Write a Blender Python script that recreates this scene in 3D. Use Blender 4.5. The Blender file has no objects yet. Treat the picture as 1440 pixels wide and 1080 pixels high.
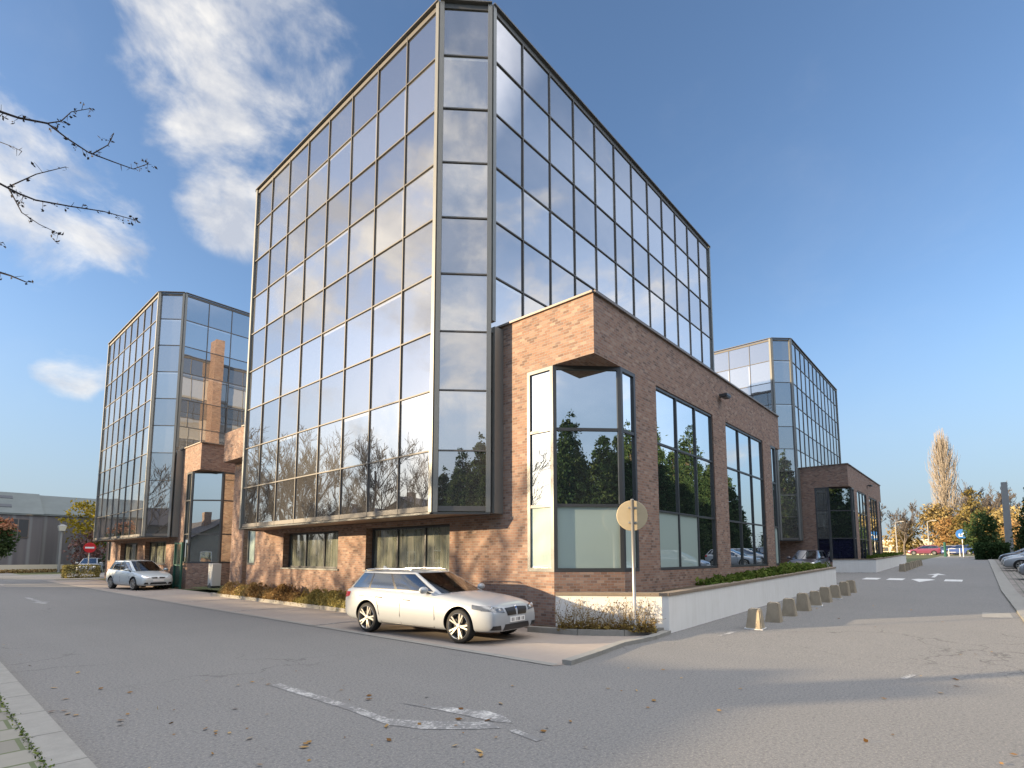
import bpy, bmesh, math, random
from mathutils import Vector, Matrix, Quaternion
from mathutils.bvhtree import BVHTree
R = math.radians
sc = bpy.context.scene
col = sc.collection

# ------------------------------------------------------------------ camera
cam = bpy.data.cameras.new('camera')
cam_o = bpy.data.objects.new('camera', cam); col.objects.link(cam_o)
cam_o.location = (0, 0, 1.75)
cam_o.rotation_euler = (math.pi / 2 + 0.1008, 0, 0.7227 - math.pi / 2)
cam.sensor_width = 36; cam.lens = 36 * 749.62 / 1440
cam.shift_y = (706.84 - 540) / 1440
cam.clip_start = .1; cam.clip_end = 3000
sc.camera = cam_o
sc.render.resolution_x = 1024; sc.render.resolution_y = 768

# ------------------------------------------------------------------ light
SUN = Vector((-0.7725, 0.6156, 0.182)).normalized()
SKY_STRENGTH = 0.12
sun = bpy.data.lights.new('sun', 'SUN'); sun.energy = 3.75; sun.angle = R(.5); sun.color = (1, .76, .47)
sun_o = bpy.data.objects.new('sun', sun); col.objects.link(sun_o)
sun_o.rotation_euler = SUN.to_track_quat('Z', 'Y').to_euler()
sun_o.location = (-40, 40, 30)
sc.view_settings.view_transform = 'Standard'; sc.view_settings.look = 'None'
sc.view_settings.gamma = 1; sc.view_settings.use_curve_mapping = False
sc.view_settings.exposure = 1.6
sc.cycles.caustics_reflective = False; sc.cycles.caustics_refractive = False
sc.cycles.sample_clamp_indirect = 6
sc.cycles.max_bounces = 8; sc.cycles.glossy_bounces = 5; sc.cycles.transparent_max_bounces = 12
sc.cycles.use_denoising = True

# ------------------------------------------------------------------ node helper
class NT:
    def __init__(s, tree): s.t = tree; s.n = tree.nodes; s.l = tree.links
    def add(s, typ, ins=None, **kw):
        nd = s.n.new(typ)
        for k, v in kw.items(): setattr(nd, k, v)
        for k, v in (ins or {}).items():
            if isinstance(v, bpy.types.NodeSocket): s.l.new(v, nd.inputs[k])
            else: nd.inputs[k].default_value = v
        return nd
    def math(s, op, a, b=0.0, clamp=False):
        return s.add('ShaderNodeMath', {0: a, 1: b}, operation=op, use_clamp=clamp).outputs[0]
    def ramp(s, fac, stops):
        r = s.add('ShaderNodeValToRGB', {0: fac})
        e = r.color_ramp.elements
        while len(e) < len(stops): e.new(.5)
        for i, (p, c) in enumerate(stops):
            e[i].position = p; e[i].color = (*c, 1) if len(c) == 3 else c
        return r.outputs[0]
    def mixc(s, fac, a, b, blend='MIX'):
        m = s.add('ShaderNodeMix', data_type='RGBA', blend_type=blend)
        for i, v in ((0, fac), (6, a), (7, b)):
            if isinstance(v, bpy.types.NodeSocket): s.l.new(v, m.inputs[i])
            else: m.inputs[i].default_value = v if i == 0 else ((*v, 1) if len(v) == 3 else v)
        return m.outputs[2]
    def noise(s, vec, scale, detail=4, rough=.55, dist=0):
        return s.add('ShaderNodeTexNoise', {'Vector': vec, 'Scale': scale, 'Detail': detail, 'Roughness': rough, 'Distortion': dist}).outputs[0]

# ------------------------------------------------------------------ sky
world = bpy.data.worlds.new('World'); sc.world = world; world.use_nodes = True
def build_sky():
    w = NT(world.node_tree); w.n.clear()
    out = w.n.new('ShaderNodeOutputWorld')
    sky = w.add('ShaderNodeTexSky', sky_type='NISHITA', sun_disc=False, sun_elevation=math.asin(SUN.z),
                sun_rotation=math.atan2(SUN.x, SUN.y), altitude=50, air_density=1.0, dust_density=.6, ozone_density=2.2)
    tc = w.add('ShaderNodeTexCoord').outputs['Generated']
    d = w.add('ShaderNodeVectorMath', {0: tc}, operation='NORMALIZE').outputs[0]
    # clouds: centre direction, inner radius, outer radius (degrees), weight
    blobs = [((.30, .66, .70), 1, 9, 1), ((.245, .735, .632), 1, 10, 1), ((.286, .775, .56), 0, 8, .9), ((.22, .70, .68), 0, 8, .8),
             ((.05, .88, .485), 1, 9, .95), ((.12, .90, .425), 0, 7, .9), ((-.06, .86, .53), 2, 10, .9),
             ((.14, .955, .262), 0, 3.2, 1), ((.16, .95, .27), 0, 2.6, .9),
             ((-.55, .65, .52), 3, 14, 1), ((-.43, .77, .47), 3, 12, 1), ((-.52, .74, .42), 2, 12, 1), ((-.60, .72, .34), 2, 10, .9), ((-.35, .80, .50), 1, 9, .8),
             ((-.44, .84, .30), 0, 7, .6), ((-.55, .80, .22), 0, 7, .7),
             ((-.56, -.52, .64), 2, 11, .62), ((-.64, -.60, .46), 3, 17, .60),
             ((.80, -.42, .42), 2, 24, .55), ((.60, -.60, .45), 2, 22, .6)]
    fill_veil = [((.06, -.06, 1), 14, 38, 1), ((.12, -.62, .78), 10, 30, 1), ((-.68, -.62, .45), 6, 36, .10), ((.75, -.55, .45), 4, 24, .10), ((.74, -.66, .24), 4, 24, .15)]  # extra bright sky overhead and behind the camera, added to lift shaded faces
    acc = None
    for c, r0, r1, wt in blobs:
        c = Vector(c).normalized()
        dot = w.add('ShaderNodeVectorMath', {0: d, 1: c}, operation='DOT_PRODUCT').outputs['Value']
        m = w.add('ShaderNodeMapRange', {0: dot, 1: math.cos(R(r1)), 2: math.cos(R(r0)), 3: 0.0, 4: wt}, interpolation_type='SMOOTHSTEP').outputs[0]
        acc = m if acc is None else w.math('MAXIMUM', acc, m)
    st = w.add('ShaderNodeVectorMath', {0: d, 1: (1.0, 1.0, 1.5)}, operation='MULTIPLY').outputs[0]
    n1 = w.noise(st, 6.5, 9, .58, .25)
    n2 = w.noise(st, 2.6, 5, .5, .1)
    nn = w.math('ADD', w.math('MULTIPLY', n1, .75), w.math('MULTIPLY', n2, .5))
    v = w.math('ADD', w.math('MULTIPLY', acc, .62), w.math('MULTIPLY', w.math('SUBTRACT', nn, .625), 3.4))
    cl = w.add('ShaderNodeMapRange', {0: v, 1: .28, 2: .95, 3: 0, 4: .84}, interpolation_type='SMOOTHSTEP').outputs[0]
    thin = w.add('ShaderNodeMapRange', {0: w.noise(st, 4, 8, .6, .4), 1: .50, 2: .80, 3: 0, 4: .05}, interpolation_type='SMOOTHSTEP').outputs[0]
    gate = w.add('ShaderNodeMapRange', {0: acc, 1: .02, 2: .18}, interpolation_type='SMOOTHSTEP').outputs[0]
    cl = w.math('MULTIPLY', cl, gate)
    cl = w.math('MAXIMUM', cl, thin)
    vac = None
    for c, r0, r1, wt in fill_veil:
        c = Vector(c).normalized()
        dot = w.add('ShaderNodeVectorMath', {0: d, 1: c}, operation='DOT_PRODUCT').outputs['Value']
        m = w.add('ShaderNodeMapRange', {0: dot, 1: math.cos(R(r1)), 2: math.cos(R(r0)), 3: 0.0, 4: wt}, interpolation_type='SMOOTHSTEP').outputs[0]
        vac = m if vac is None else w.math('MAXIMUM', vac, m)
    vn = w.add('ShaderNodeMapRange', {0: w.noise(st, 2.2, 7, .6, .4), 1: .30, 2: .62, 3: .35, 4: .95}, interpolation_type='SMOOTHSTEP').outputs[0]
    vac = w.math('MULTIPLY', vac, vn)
    shade = w.noise(st, 9, 6, .6, .3)
    cc = w.mixc(w.add('ShaderNodeMapRange', {0: shade, 1: .35, 2: .65}).outputs[0], (1.75, 1.82, 2.0), (3.25, 3.1, 2.85))
    # pale milky air low over the horizon
    z = w.add('ShaderNodeSeparateXYZ', {0: d}).outputs[2]
    low = w.add('ShaderNodeMapRange', {0: z, 1: 0.0, 2: .40, 3: .86, 4: 0.0}, interpolation_type='SMOOTHSTEP').outputs[0]
    tint = w.mixc(1.0, sky.outputs[0], (.70, .705, .765), 'MULTIPLY')
    base = w.mixc(low, tint, (1.02, 1.28, 1.62))
    colr = w.mixc(cl, base, cc)
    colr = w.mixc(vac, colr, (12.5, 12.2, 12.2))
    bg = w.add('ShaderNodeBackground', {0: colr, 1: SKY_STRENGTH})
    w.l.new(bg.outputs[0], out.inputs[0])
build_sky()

# ------------------------------------------------------------------ terrain
def gh(x, y=0): return .022 * min(max(x - 10, 0), 90)

# ------------------------------------------------------------------ materials
def mat(name, fn):
    m = bpy.data.materials.new(name); m.use_nodes = True
    t = NT(m.node_tree); t.n.clear()
    out = t.n.new('ShaderNodeOutputMaterial')
    s = fn(t)
    t.l.new(s, out.inputs[0])
    return m
def pbsdf(t, color, rough=.6, metal=0., normal=None, coat=0., spec=.5, trans=0.):
    ins = {'Base Color': color if isinstance(color, bpy.types.NodeSocket) else (*color, 1), 'Roughness': rough, 'Metallic': metal,
           'Coat Weight': coat, 'Coat Roughness': .04, 'Specular IOR Level': spec, 'Transmission Weight': trans}
    if normal is not None: ins['Normal'] = normal
    return t.add('ShaderNodeBsdfPrincipled', ins).outputs[0]
def bump(t, h, strength=.3, dist=.01):
    return t.add('ShaderNodeBump', {'Height': h, 'Strength': strength, 'Distance': dist}).outputs[0]
def simple(name, color, rough=.6, metal=0., var=.12, scale=6., coat=0., spec=.5):
    def f(t):
        o = t.add('ShaderNodeTexCoord').outputs['Object']
        n = t.noise(o, scale, 5)
        c = t.mixc(n, tuple(v * (1 - var) for v in color), tuple(min(1, v * (1 + var)) for v in color))
        return pbsdf(t, c, rough, metal, coat=coat, spec=spec)
    return mat(name, f)

def brick_fn(t):
    uv = t.add('ShaderNodeUVMap').outputs[0]
    br = t.add('ShaderNodeTexBrick', {'Vector': uv, 'Color1': (.0, .0, .0, 1), 'Color2': (1, 1, 1, 1), 'Mortar': (.5, .5, .5, 1), 'Scale': 1.0,
               'Mortar Size': .006, 'Mortar Smooth': .2, 'Bias': 0, 'Brick Width': .165, 'Row Height': .066})
    cell = t.ramp(br.outputs[0], [(0, (.10, .055, .045)), (.18, (.29, .14, .09)), (.36, (.38, .20, .13)), (.55, (.44, .255, .175)), (.70, (.27, .135, .10)), (.84, (.56, .37, .27)), (1, (.17, .10, .09))])
    n = t.noise(uv, 1.3, 6, .6)
    n2 = t.noise(uv, 14, 3, .6)
    c = t.mixc(.25, cell, t.mixc(n, (.25, .13, .09), (.46, .28, .195)))
    c = t.mixc(t.math('MULTIPLY', n2, .35), c, (.50, .34, .25))
    c = t.mixc(br.outputs[1], c, (.36, .31, .27))
    c = t.mixc(1.0, c, (.77, .82, .86), 'MULTIPLY')
    b = bump(t, t.math('SUBTRACT', t.math('MULTIPLY', n2, .4), br.outputs[1]), .55, .008)
    return pbsdf(t, c, .85, normal=b, spec=.3)
M = {}
M['brick'] = mat('brown_brick', brick_fn)

def mirror_glass(name, diffuse, tint, refl, stripe=False, wav=.004):
    def f(t):
        o = t.add('ShaderNodeTexCoord').outputs['Object']
        oi = t.add('ShaderNodeObjectInfo').outputs['Random']
        nz = t.add('ShaderNodeTexNoise', {'Vector': o, 'Scale': 1.1, 'Detail': 1.0, 'W': oi}, noise_dimensions='4D').outputs[0]
        b = bump(t, nz, .5, wav)
        dc = t.mixc(oi, tuple(v * .8 for v in diffuse), tuple(v * 1.2 for v in diffuse))
        if stripe:
            uv = t.add('ShaderNodeUVMap').outputs[0]
            sp = t.add('ShaderNodeSeparateXYZ', {0: uv})
            s = t.math('MULTIPLY', t.math('GREATER_THAN', sp.outputs[0], .93), t.math('GREATER_THAN', oi, .35))
            s = t.math('MULTIPLY', s, t.math('LESS_THAN', sp.outputs[1], .93))
            s2 = t.math('MULTIPLY', t.math('GREATER_THAN', sp.outputs[1], .93), t.math('LESS_THAN', oi, .30))
            dc = t.mixc(t.math('MULTIPLY', t.math('MAXIMUM', s, s2), .7), dc, (.75, .74, .70))
        d = t.add('ShaderNodeBsdfDiffuse', {0: dc}).outputs[0]
        g = t.add('ShaderNodeBsdfGlossy', {0: (*tint, 1), 'Roughness': 0.0, 'Normal': b}, distribution='GGX').outputs[0]
        lw = t.add('ShaderNodeLayerWeight', {0: .35}).outputs['Facing']
        fac = t.add('ShaderNodeMapRange', {0: lw, 1: 0, 2: 1, 3: refl, 4: min(.97, refl + .28)}).outputs[0]
        return t.add('ShaderNodeMixShader', {0: fac, 1: d, 2: g}).outputs[0]
    return mat(name, f)
M['glass_spandrel'] = mirror_glass('dark_mirror_glass', (.135, .13, .125), (.76, .75, .745), .58)
M['glass_vision'] = mirror_glass('pale_mirror_glass', (.22, .215, .205), (.83, .82, .81), .60, stripe=True)
M['glass_window'] = mirror_glass('window_glass', (.05, .06, .06), (.86, .90, .92), .66)
M['glass_film'] = mirror_glass('frosted_film_glass', (.50, .62, .58), (.85, .90, .88), .16)
def curtain_fn(t):
    o = t.add('ShaderNodeTexCoord').outputs['Object']
    mp = t.add('ShaderNodeMapping', {'Vector': o, 'Scale': (1, 5, .25)}).outputs[0]
    n = t.noise(mp, 2.2, 4, .6)
    c = t.ramp(n, [(.3, (.12, .15, .12)), (.5, (.26, .28, .23)), (.7, (.38, .38, .32))])
    d = t.add('ShaderNodeBsdfDiffuse', {0: c}).outputs[0]
    g = t.add('ShaderNodeBsdfGlossy', {0: (.85, .88, .9, 1), 'Roughness': 0.02}).outputs[0]
    return t.add('ShaderNodeMixShader', {0: .45, 1: d, 2: g}).outputs[0]
M['curtain_glass'] = mat('curtained_glass', curtain_fn)
M['mullion'] = simple('bronze_grey_aluminium', (.13, .125, .12), .55, .2, .1)
M['post'] = simple('grey_aluminium_post', (.22, .225, .215), .42, .3, .08)
M['dark_frame'] = simple('dark_window_frame', (.07, .075, .08), .4, .3, .1)
M['soffit'] = simple('soffit_panel', (.30, .20, .14), .7)
M['roof'] = simple('roof_felt', (.12, .12, .12), .9)
M['coping'] = simple('coping_metal', (.22, .19, .17), .5, .4)
M['dark'] = simple('dark_void', (.02, .02, .022), .8)
def white_wall_fn(t):
    o = t.add('ShaderNodeTexCoord').outputs['Object']
    n = t.noise(o, 1.2, 7, .65)
    n2 = t.noise(t.add('ShaderNodeMapping', {'Vector': o, 'Scale': (6, 6, .6)}).outputs[0], 1.5, 5, .6)
    c = t.mixc(t.math('MULTIPLY', n, n2), (.86, .855, .83), (.60, .58, .53))
    return pbsdf(t, c, .8, normal=bump(t, t.noise(o, 60, 3), .15, .005))
M['white_wall'] = mat('white_render', white_wall_fn)
def concrete_fn(base):
    def f(t):
        o = t.add('ShaderNodeTexCoord').outputs['Object']
        n = t.noise(o, 5, 8, .7); n2 = t.noise(o, 70, 3, .7)
        c = t.mixc(n, tuple(b * .62 for b in base), tuple(b * 1.25 for b in base))
        c = t.mixc(t.math('MULTIPLY', n2, .4), c, tuple(b * .5 for b in base))
        return pbsdf(t, c, .9, normal=bump(t, n2, .4, .006))
    return f
M['concrete'] = mat('weathered_concrete', concrete_fn((.42, .355, .26)))
M['kerb'] = mat('kerb_concrete', concrete_fn((.33, .32, .29)))
M['cap'] = mat('stone_cap', concrete_fn((.30, .24, .18)))

def asphalt_fn(t):
    g = t.add('ShaderNodeNewGeometry').outputs['Position']
    n0 = t.noise(g, 44, 5, .9)
    n1 = t.noise(g, 26, 4, .7)
    n2 = t.noise(g, .35, 6, .6)
    n3 = t.noise(t.add('ShaderNodeMapping', {'Vector': g, 'Scale': (1.2, .10, 1)}).outputs[0], 1.0, 5, .6)
    c = t.mixc(n2, (.182, .182, .180), (.226, .223, .216))
    c = t.mixc(t.math('MULTIPLY', n3, .35), c, (.125, .123, .122))
    sp = t.add('ShaderNodeMapRange', {0: n0, 1: .50, 2: .70}).outputs[0]
    c = t.mixc(t.math('MULTIPLY', sp, .9), c, (.46, .42, .35))
    dk = t.add('ShaderNodeMapRange', {0: n1, 1: .50, 2: .34}).outputs[0]
    c = t.mixc(t.math('MULTIPLY', dk, .40), c, (.045, .045, .047))
    # cracks, only in some patches
    vor = t.add('ShaderNodeTexVoronoi', {'Vector': t.add('ShaderNodeVectorMath', {0: g, 1: t.add('ShaderNodeTexNoise', {'Vector': g, 'Scale': 1.3, 'Detail': 5}).outputs['Color']}, operation='ADD').outputs[0], 'Scale': .42}, feature='DISTANCE_TO_EDGE').outputs['Distance']
    pt = t.add('ShaderNodeMapRange', {0: t.noise(g, .12, 2), 1: .52, 2: .60}).outputs[0]
    cr = t.math('MULTIPLY', t.math('LESS_THAN', vor, .006), pt)
    c = t.mixc(t.math('MULTIPLY', cr, .4), c, (.02, .02, .02))
    return pbsdf(t, c, .88, normal=bump(t, t.math('ADD', n0, n1), .55, .006), spec=.3)
M['asphalt'] = mat('worn_asphalt', asphalt_fn)
def park_fn(t):
    g = t.add('ShaderNodeNewGeometry').outputs['Position']
    n0 = t.noise(g, 90, 3, .8); n2 = t.noise(g, .7, 6, .65); n3 = t.noise(g, 4, 5, .6)
    c = t.mixc(n2, (.33, .275, .235), (.45, .39, .335))
    c = t.mixc(t.math('MULTIPLY', n3, .35), c, (.24, .21, .185))
    c = t.mixc(t.math('MULTIPLY', t.add('ShaderNodeMapRange', {0: n0, 1: .5, 2: .7}).outputs[0], .4), c, (.42, .36, .31))
    return pbsdf(t, c, .9, normal=bump(t, n0, .4, .005), spec=.3)
M['parking'] = mat('pink_parking_surface', park_fn)
def sett_fn(t):
    uv = t.add('ShaderNodeUVMap').outputs[0]
    br = t.add('ShaderNodeTexBrick', {'Vector': uv, 'Color1': (.17, .15, .135, 1), 'Color2': (.33, .29, .26, 1), 'Mortar': (.10, .11, .08, 1), 'Scale': 1.0,
               'Mortar Size': .02, 'Brick Width': .32, 'Row Height': .2})
    c = t.mixc(t.math('MULTIPLY', t.noise(uv, 1.0, 6), .5), br.outputs[0], (.22, .21, .19))
    return pbsdf(t, c, .9, normal=bump(t, br.outputs[1], -.5, .01))
M['setts'] = mat('concrete_setts', sett_fn)
def slab_fn(t):
    uv = t.add('ShaderNodeUVMap').outputs[0]
    br = t.add('ShaderNodeTexBrick', {'Vector': uv, 'Color1': (.24, .22, .19, 1), 'Color2': (.33, .31, .27, 1), 'Mortar': (.09, .12, .04, 1), 'Scale': 1.0,
               'Mortar Size': .018, 'Brick Width': .8, 'Row Height': .42})
    n = t.noise(uv, 3, 7, .7)
    c = t.mixc(t.math('MULTIPLY', n, .6), br.outputs[0], (.17, .17, .13))
    return pbsdf(t, c, .9, normal=bump(t, br.outputs[1], -.5, .01))
M['slabs'] = mat('pavement_slabs', slab_fn)
def grass_ground_fn(t):
    g = t.add('ShaderNodeNewGeometry').outputs['Position']
    n = t.noise(g, .3, 6); n2 = t.noise(g, 9, 5, .7)
    c = t.mixc(n, (.05, .075, .022), (.12, .11, .05))
    c = t.mixc(n2, c, (.075, .09, .028))
    return pbsdf(t, c, .95, normal=bump(t, n2, .6, .03))
M['ground'] = mat('rough_grass_ground', grass_ground_fn)
def soil_fn(t):
    g = t.add('ShaderNodeNewGeometry').outputs['Position']
    n2 = t.noise(g, 12, 6, .7)
    c = t.mixc(n2, (.045, .03, .018), (.13, .095, .055))
    return pbsdf(t, c, .95, normal=bump(t, n2, .7, .03))
M['soil'] = mat('leafy_soil', soil_fn)
def paint_fn(t):
    g = t.add('ShaderNodeNewGeometry').outputs['Position']
    n = t.noise(g, 22, 6, .75); n2 = t.noise(g, 2.2, 4, .6)
    wear = t.add('ShaderNodeMapRange', {0: t.math('ADD', t.math('MULTIPLY', n, .6), t.math('MULTIPLY', n2, .55)), 1: .45, 2: .60}).outputs[0]
    c = t.mixc(t.math('MULTIPLY', wear, .9), (.60, .59, .56), (.14, .14, .14))
    return pbsdf(t, c, .8)
M['road_paint'] = mat('worn_road_paint', paint_fn)

M['fresh_paint'] = simple('white_road_paint', (.62, .62, .60), .8, 0, .25, 5)
def leaf_mat(name, stops, trans=.25):
    def f(t):
        a = t.add('ShaderNodeAttribute', attribute_name='tint').outputs['Fac']
        c = t.ramp(a, stops)
        d = t.add('ShaderNodeBsdfDiffuse', {0: c}).outputs[0]
        tr = t.add('ShaderNodeBsdfTranslucent', {0: c}).outputs[0]
        return t.add('ShaderNodeMixShader', {0: trans, 1: d, 2: tr}).outputs[0]
    return mat(name, f)
M['conifer'] = leaf_mat('conifer_needles', [(0, (.018, .04, .02)), (.5, (.042, .078, .034)), (1, (.10, .13, .05))])
M['gold'] = leaf_mat('golden_autumn_leaves', [(0, (.20, .14, .06)), (.5, (.36, .27, .11)), (1, (.50, .41, .20))])
M['orange'] = leaf_mat('orange_autumn_leaves', [(0, (.21, .125, .06)), (.5, (.34, .21, .09)), (1, (.44, .31, .15))])
M['olive'] = leaf_mat('olive_conifer_needles', [(0, (.10, .085, .035)), (.5, (.20, .16, .06)), (1, (.30, .24, .10))])
M['green'] = leaf_mat('dark_green_leaves', [(0, (.02, .04, .015)), (.5, (.05, .085, .035)), (1, (.11, .15, .065))])
M['yellowgreen'] = leaf_mat('yellow_green_leaves', [(0, (.10, .09, .015)), (.5, (.30, .23, .03)), (1, (.48, .36, .05))])
M['redgreen'] = leaf_mat('red_leaves', [(0, (.14, .05, .03)), (.5, (.34, .15, .09)), (1, (.46, .27, .16))])
M['redshrub'] = leaf_mat('mauve_shrub_leaves', [(0, (.10, .05, .045)), (.5, (.20, .11, .10)), (1, (.30, .19, .16))])
M['hedge_brown'] = leaf_mat('brown_hedge_leaves', [(0, (.14, .085, .04)), (.4, (.34, .22, .10)), (.8, (.46, .35, .16)), (1, (.20, .19, .06))])
M['hedge_olive'] = leaf_mat('olive_hedge_leaves', [(0, (.11, .095, .035)), (.5, (.32, .27, .10)), (1, (.48, .42, .17))])
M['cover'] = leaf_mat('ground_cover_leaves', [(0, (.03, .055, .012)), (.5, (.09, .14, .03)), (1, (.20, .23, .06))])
M['weeds'] = leaf_mat('dry_weed_leaves', [(0, (.12, .075, .04)), (.5, (.27, .20, .08)), (1, (.46, .34, .09))])
M['litter'] = leaf_mat('fallen_leaf', [(0, (.14, .07, .03)), (.5, (.30, .18, .07)), (1, (.46, .33, .16))], .05)
M['bark'] = simple('bark', (.085, .068, .052), .9, 0, .35, 9)
M['bark_dark'] = simple('dark_bark', (.030, .024, .026), .9, 0, .3, 9)
M['bark_pale'] = simple('pale_twigs', (.29, .25, .205), .9, 0, .3, 3)
M['bark_grey'] = simple('grey_twigs', (.15, .13, .115), .9, 0, .3, 3)
M['galv'] = simple('galvanised_steel', (.42, .42, .41), .45, .6, .1)
M['sign_back'] = simple('sign_back', (.52, .43, .28), .55, .1, .1)
M['sign_red'] = simple('sign_red', (.55, .02, .025), .4, 0, .05)
M['sign_white'] = simple('sign_white', (.80, .80, .80), .4, 0, .04)
M['sign_blue'] = simple('sign_blue', (.03, .16, .50), .4, 0, .05)
M['green_metal'] = simple('green_metal', (.02, .10, .075), .4, .1, .1)
M['plastic_white'] = simple('white_plastic_casing', (.62, .62, .58), .5, 0, .05)
M['lamp_glass'] = simple('lamp_globe', (.75, .72, .60), .3, 0, .05)
M['pole_grey'] = simple('concrete_pole', (.33, .33, .32), .8, 0, .15, 3)
M['white_panel'] = simple('white_panel', (.70, .70, .68), .6, 0, .06)
def clad_fn(t):
    o = t.add('ShaderNodeTexCoord').outputs['Object']
    w = t.add('ShaderNodeTexWave', {'Vector': o, 'Scale': .22, 'Distortion': .25, 'Detail': 2}, wave_type='BANDS', bands_direction='X').outputs[1]
    n = t.noise(t.add('ShaderNodeMapping', {'Vector': o, 'Scale': (1.6, 1.6, .06)}).outputs[0], 1.0, 4)
    c = t.mixc(n, (.10, .095, .105), (.22, .205, .20)); c = t.mixc(t.add('ShaderNodeMapRange', {0: w, 1: .8, 2: 1.0, 3: 0, 4: .6}).outputs[0], c, (.30, .31, .31))
    return pbsdf(t, c, .6, .2, normal=bump(t, w, .5, .03))
M['cladding'] = mat('grey_metal_cladding', clad_fn)
def zinc_fn(t):
    o = t.add('ShaderNodeTexCoord').outputs['Object']
    n = t.noise(o, .6, 6, .65)
    c = t.mixc(n, (.085, .10, .095), (.17, .195, .185))
    return pbsdf(t, c, .55, .25)
M['zinc'] = mat('pale_zinc_roof', zinc_fn)
M['tile_dark'] = simple('dark_roof_tiles', (.06, .05, .05), .8, 0, .3, 3)
M['stucco'] = simple('grey_stucco', (.26, .25, .235), .9, 0, .15, 2)
M['cream'] = simple('cream_wall', (.62, .56, .44), .9, 0, .1, 1)

# ------------------------------------------------------------------ mesh builder
class MB:
    def __init__(s): s.v = []; s.f = []; s.m = []; s.uv = {}; s.tint = []
    def face(s, pts, mi=0, uv=None, tint=None):
        b = len(s.v); s.v.extend([tuple(p) for p in pts]); s.f.append(tuple(range(b, b + len(pts)))); s.m.append(mi)
        if uv: s.uv[len(s.f) - 1] = uv
        if tint is not None:
            while len(s.tint) < len(s.f) - 1: s.tint.append(.5)
            s.tint.append(tint)
    def box(s, a, b, mi=0, rot=None, c=None):
        x0, y0, z0 = a; x1, y1, z1 = b
        P = [Vector(p) for p in ((x0, y0, z0), (x1, y0, z0), (x1, y1, z0), (x0, y1, z0), (x0, y0, z1), (x1, y0, z1), (x1, y1, z1), (x0, y1, z1))]
        if rot is not None:
            c = Vector(c); P = [c + rot @ (p - c) for p in P]
        s.hexa(P, mi)
    def hexa(s, P, mi=0):
        b = len(s.v); s.v.extend([tuple(p) for p in P])
        for f in ((0, 3, 2, 1), (4, 5, 6, 7), (0, 1, 5, 4), (1, 2, 6, 5), (2, 3, 7, 6), (3, 0, 4, 7)):
            s.f.append(tuple(b + i for i in f)); s.m.append(mi)
    def bar(s, p, q, w, t, up=(0, 0, 1), mi=0):
        """a square bar from p to q, w across and t along the 'up' axis"""
        p, q = Vector(p), Vector(q); d = (q - p).normalized(); u = Vector(up)
        if abs(d.dot(u)) > .99: u = Vector((1, 0, 0))
        a = d.cross(u).normalized(); u = a.cross(d).normalized()
        a *= w / 2; u *= t / 2
        s.hexa([p - a - u, p + a - u, q + a - u, q - a - u, p - a + u, p + a + u, q + a + u, q - a + u], mi)
    def tube(s, pts, rad, n=6, mi=0, cap=True):
        pts = [Vector(p) for p in pts]; rings = []
        if not hasattr(rad, '__len__'): rad = [rad] * len(pts)
        ref = None
        for i, p in enumerate(pts):
            d = (pts[min(i + 1, len(pts) - 1)] - pts[max(i - 1, 0)])
            if d.length < 1e-9: d = Vector((0, 0, 1))
            d.normalize()
            if ref is None or abs(ref.dot(d)) > .98: ref = Vector((0, 0, 1)) if abs(d.z) < .9 else Vector((1, 0, 0))
            a = d.cross(ref).normalized(); b_ = a.cross(d)
            ref = b_
            base = len(s.v)
            for k in range(n):
                an = 2 * math.pi * k / n
                s.v.append(tuple(p + (a * math.cos(an) + b_ * math.sin(an)) * rad[i]))
            rings.append(base)
        for i in range(len(rings) - 1):
            for k in range(n):
                k2 = (k + 1) % n
                s.f.append((rings[i] + k, rings[i] + k2, rings[i + 1] + k2, rings[i + 1] + k)); s.m.append(mi)
        if cap and n > 2:
            s.f.append(tuple(rings[0] + k for k in range(n))); s.m.append(mi)
            s.f.append(tuple(rings[-1] + k for k in reversed(range(n)))); s.m.append(mi)
    def lathe(s, prof, axis='z', n=24, mi=0, o=(0, 0, 0)):
        o = Vector(o); rings = []
        for (r, h) in prof:
            base = len(s.v)
            for k in range(n):
                a = 2 * math.pi * k / n; c, d = r * math.cos(a), r * math.sin(a)
                s.v.append(tuple(o + (Vector((c, d, h)) if axis == 'z' else Vector((c, h, d)) if axis == 'y' else Vector((h, c, d)))))
            rings.append(base)
        for i in range(len(rings) - 1):
            for k in range(n):
                k2 = (k + 1) % n
                s.f.append((rings[i] + k, rings[i] + k2, rings[i + 1] + k2, rings[i + 1] + k)); s.m.append(mi)
    def mesh(s, name, mats, origin=(0, 0, 0), smooth=False, uvs=True):
        me = bpy.data.meshes.new(name)
        o = Vector(origin)
        me.from_pydata([tuple(Vector(v) - o) for v in s.v], [], s.f)
        for m in mats: me.materials.append(m)
        if len(mats) > 1: me.polygons.foreach_set('material_index', s.m)
        if uvs: box_uv(me, s.uv, o)
        if s.tint:
            while len(s.tint) < len(s.f): s.tint.append(.5)
            at = me.attributes.new('tint', 'FLOAT', 'FACE'); at.data.foreach_set('value', s.tint)
        if smooth: me.shade_smooth()
        me.update()
        return me
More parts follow.
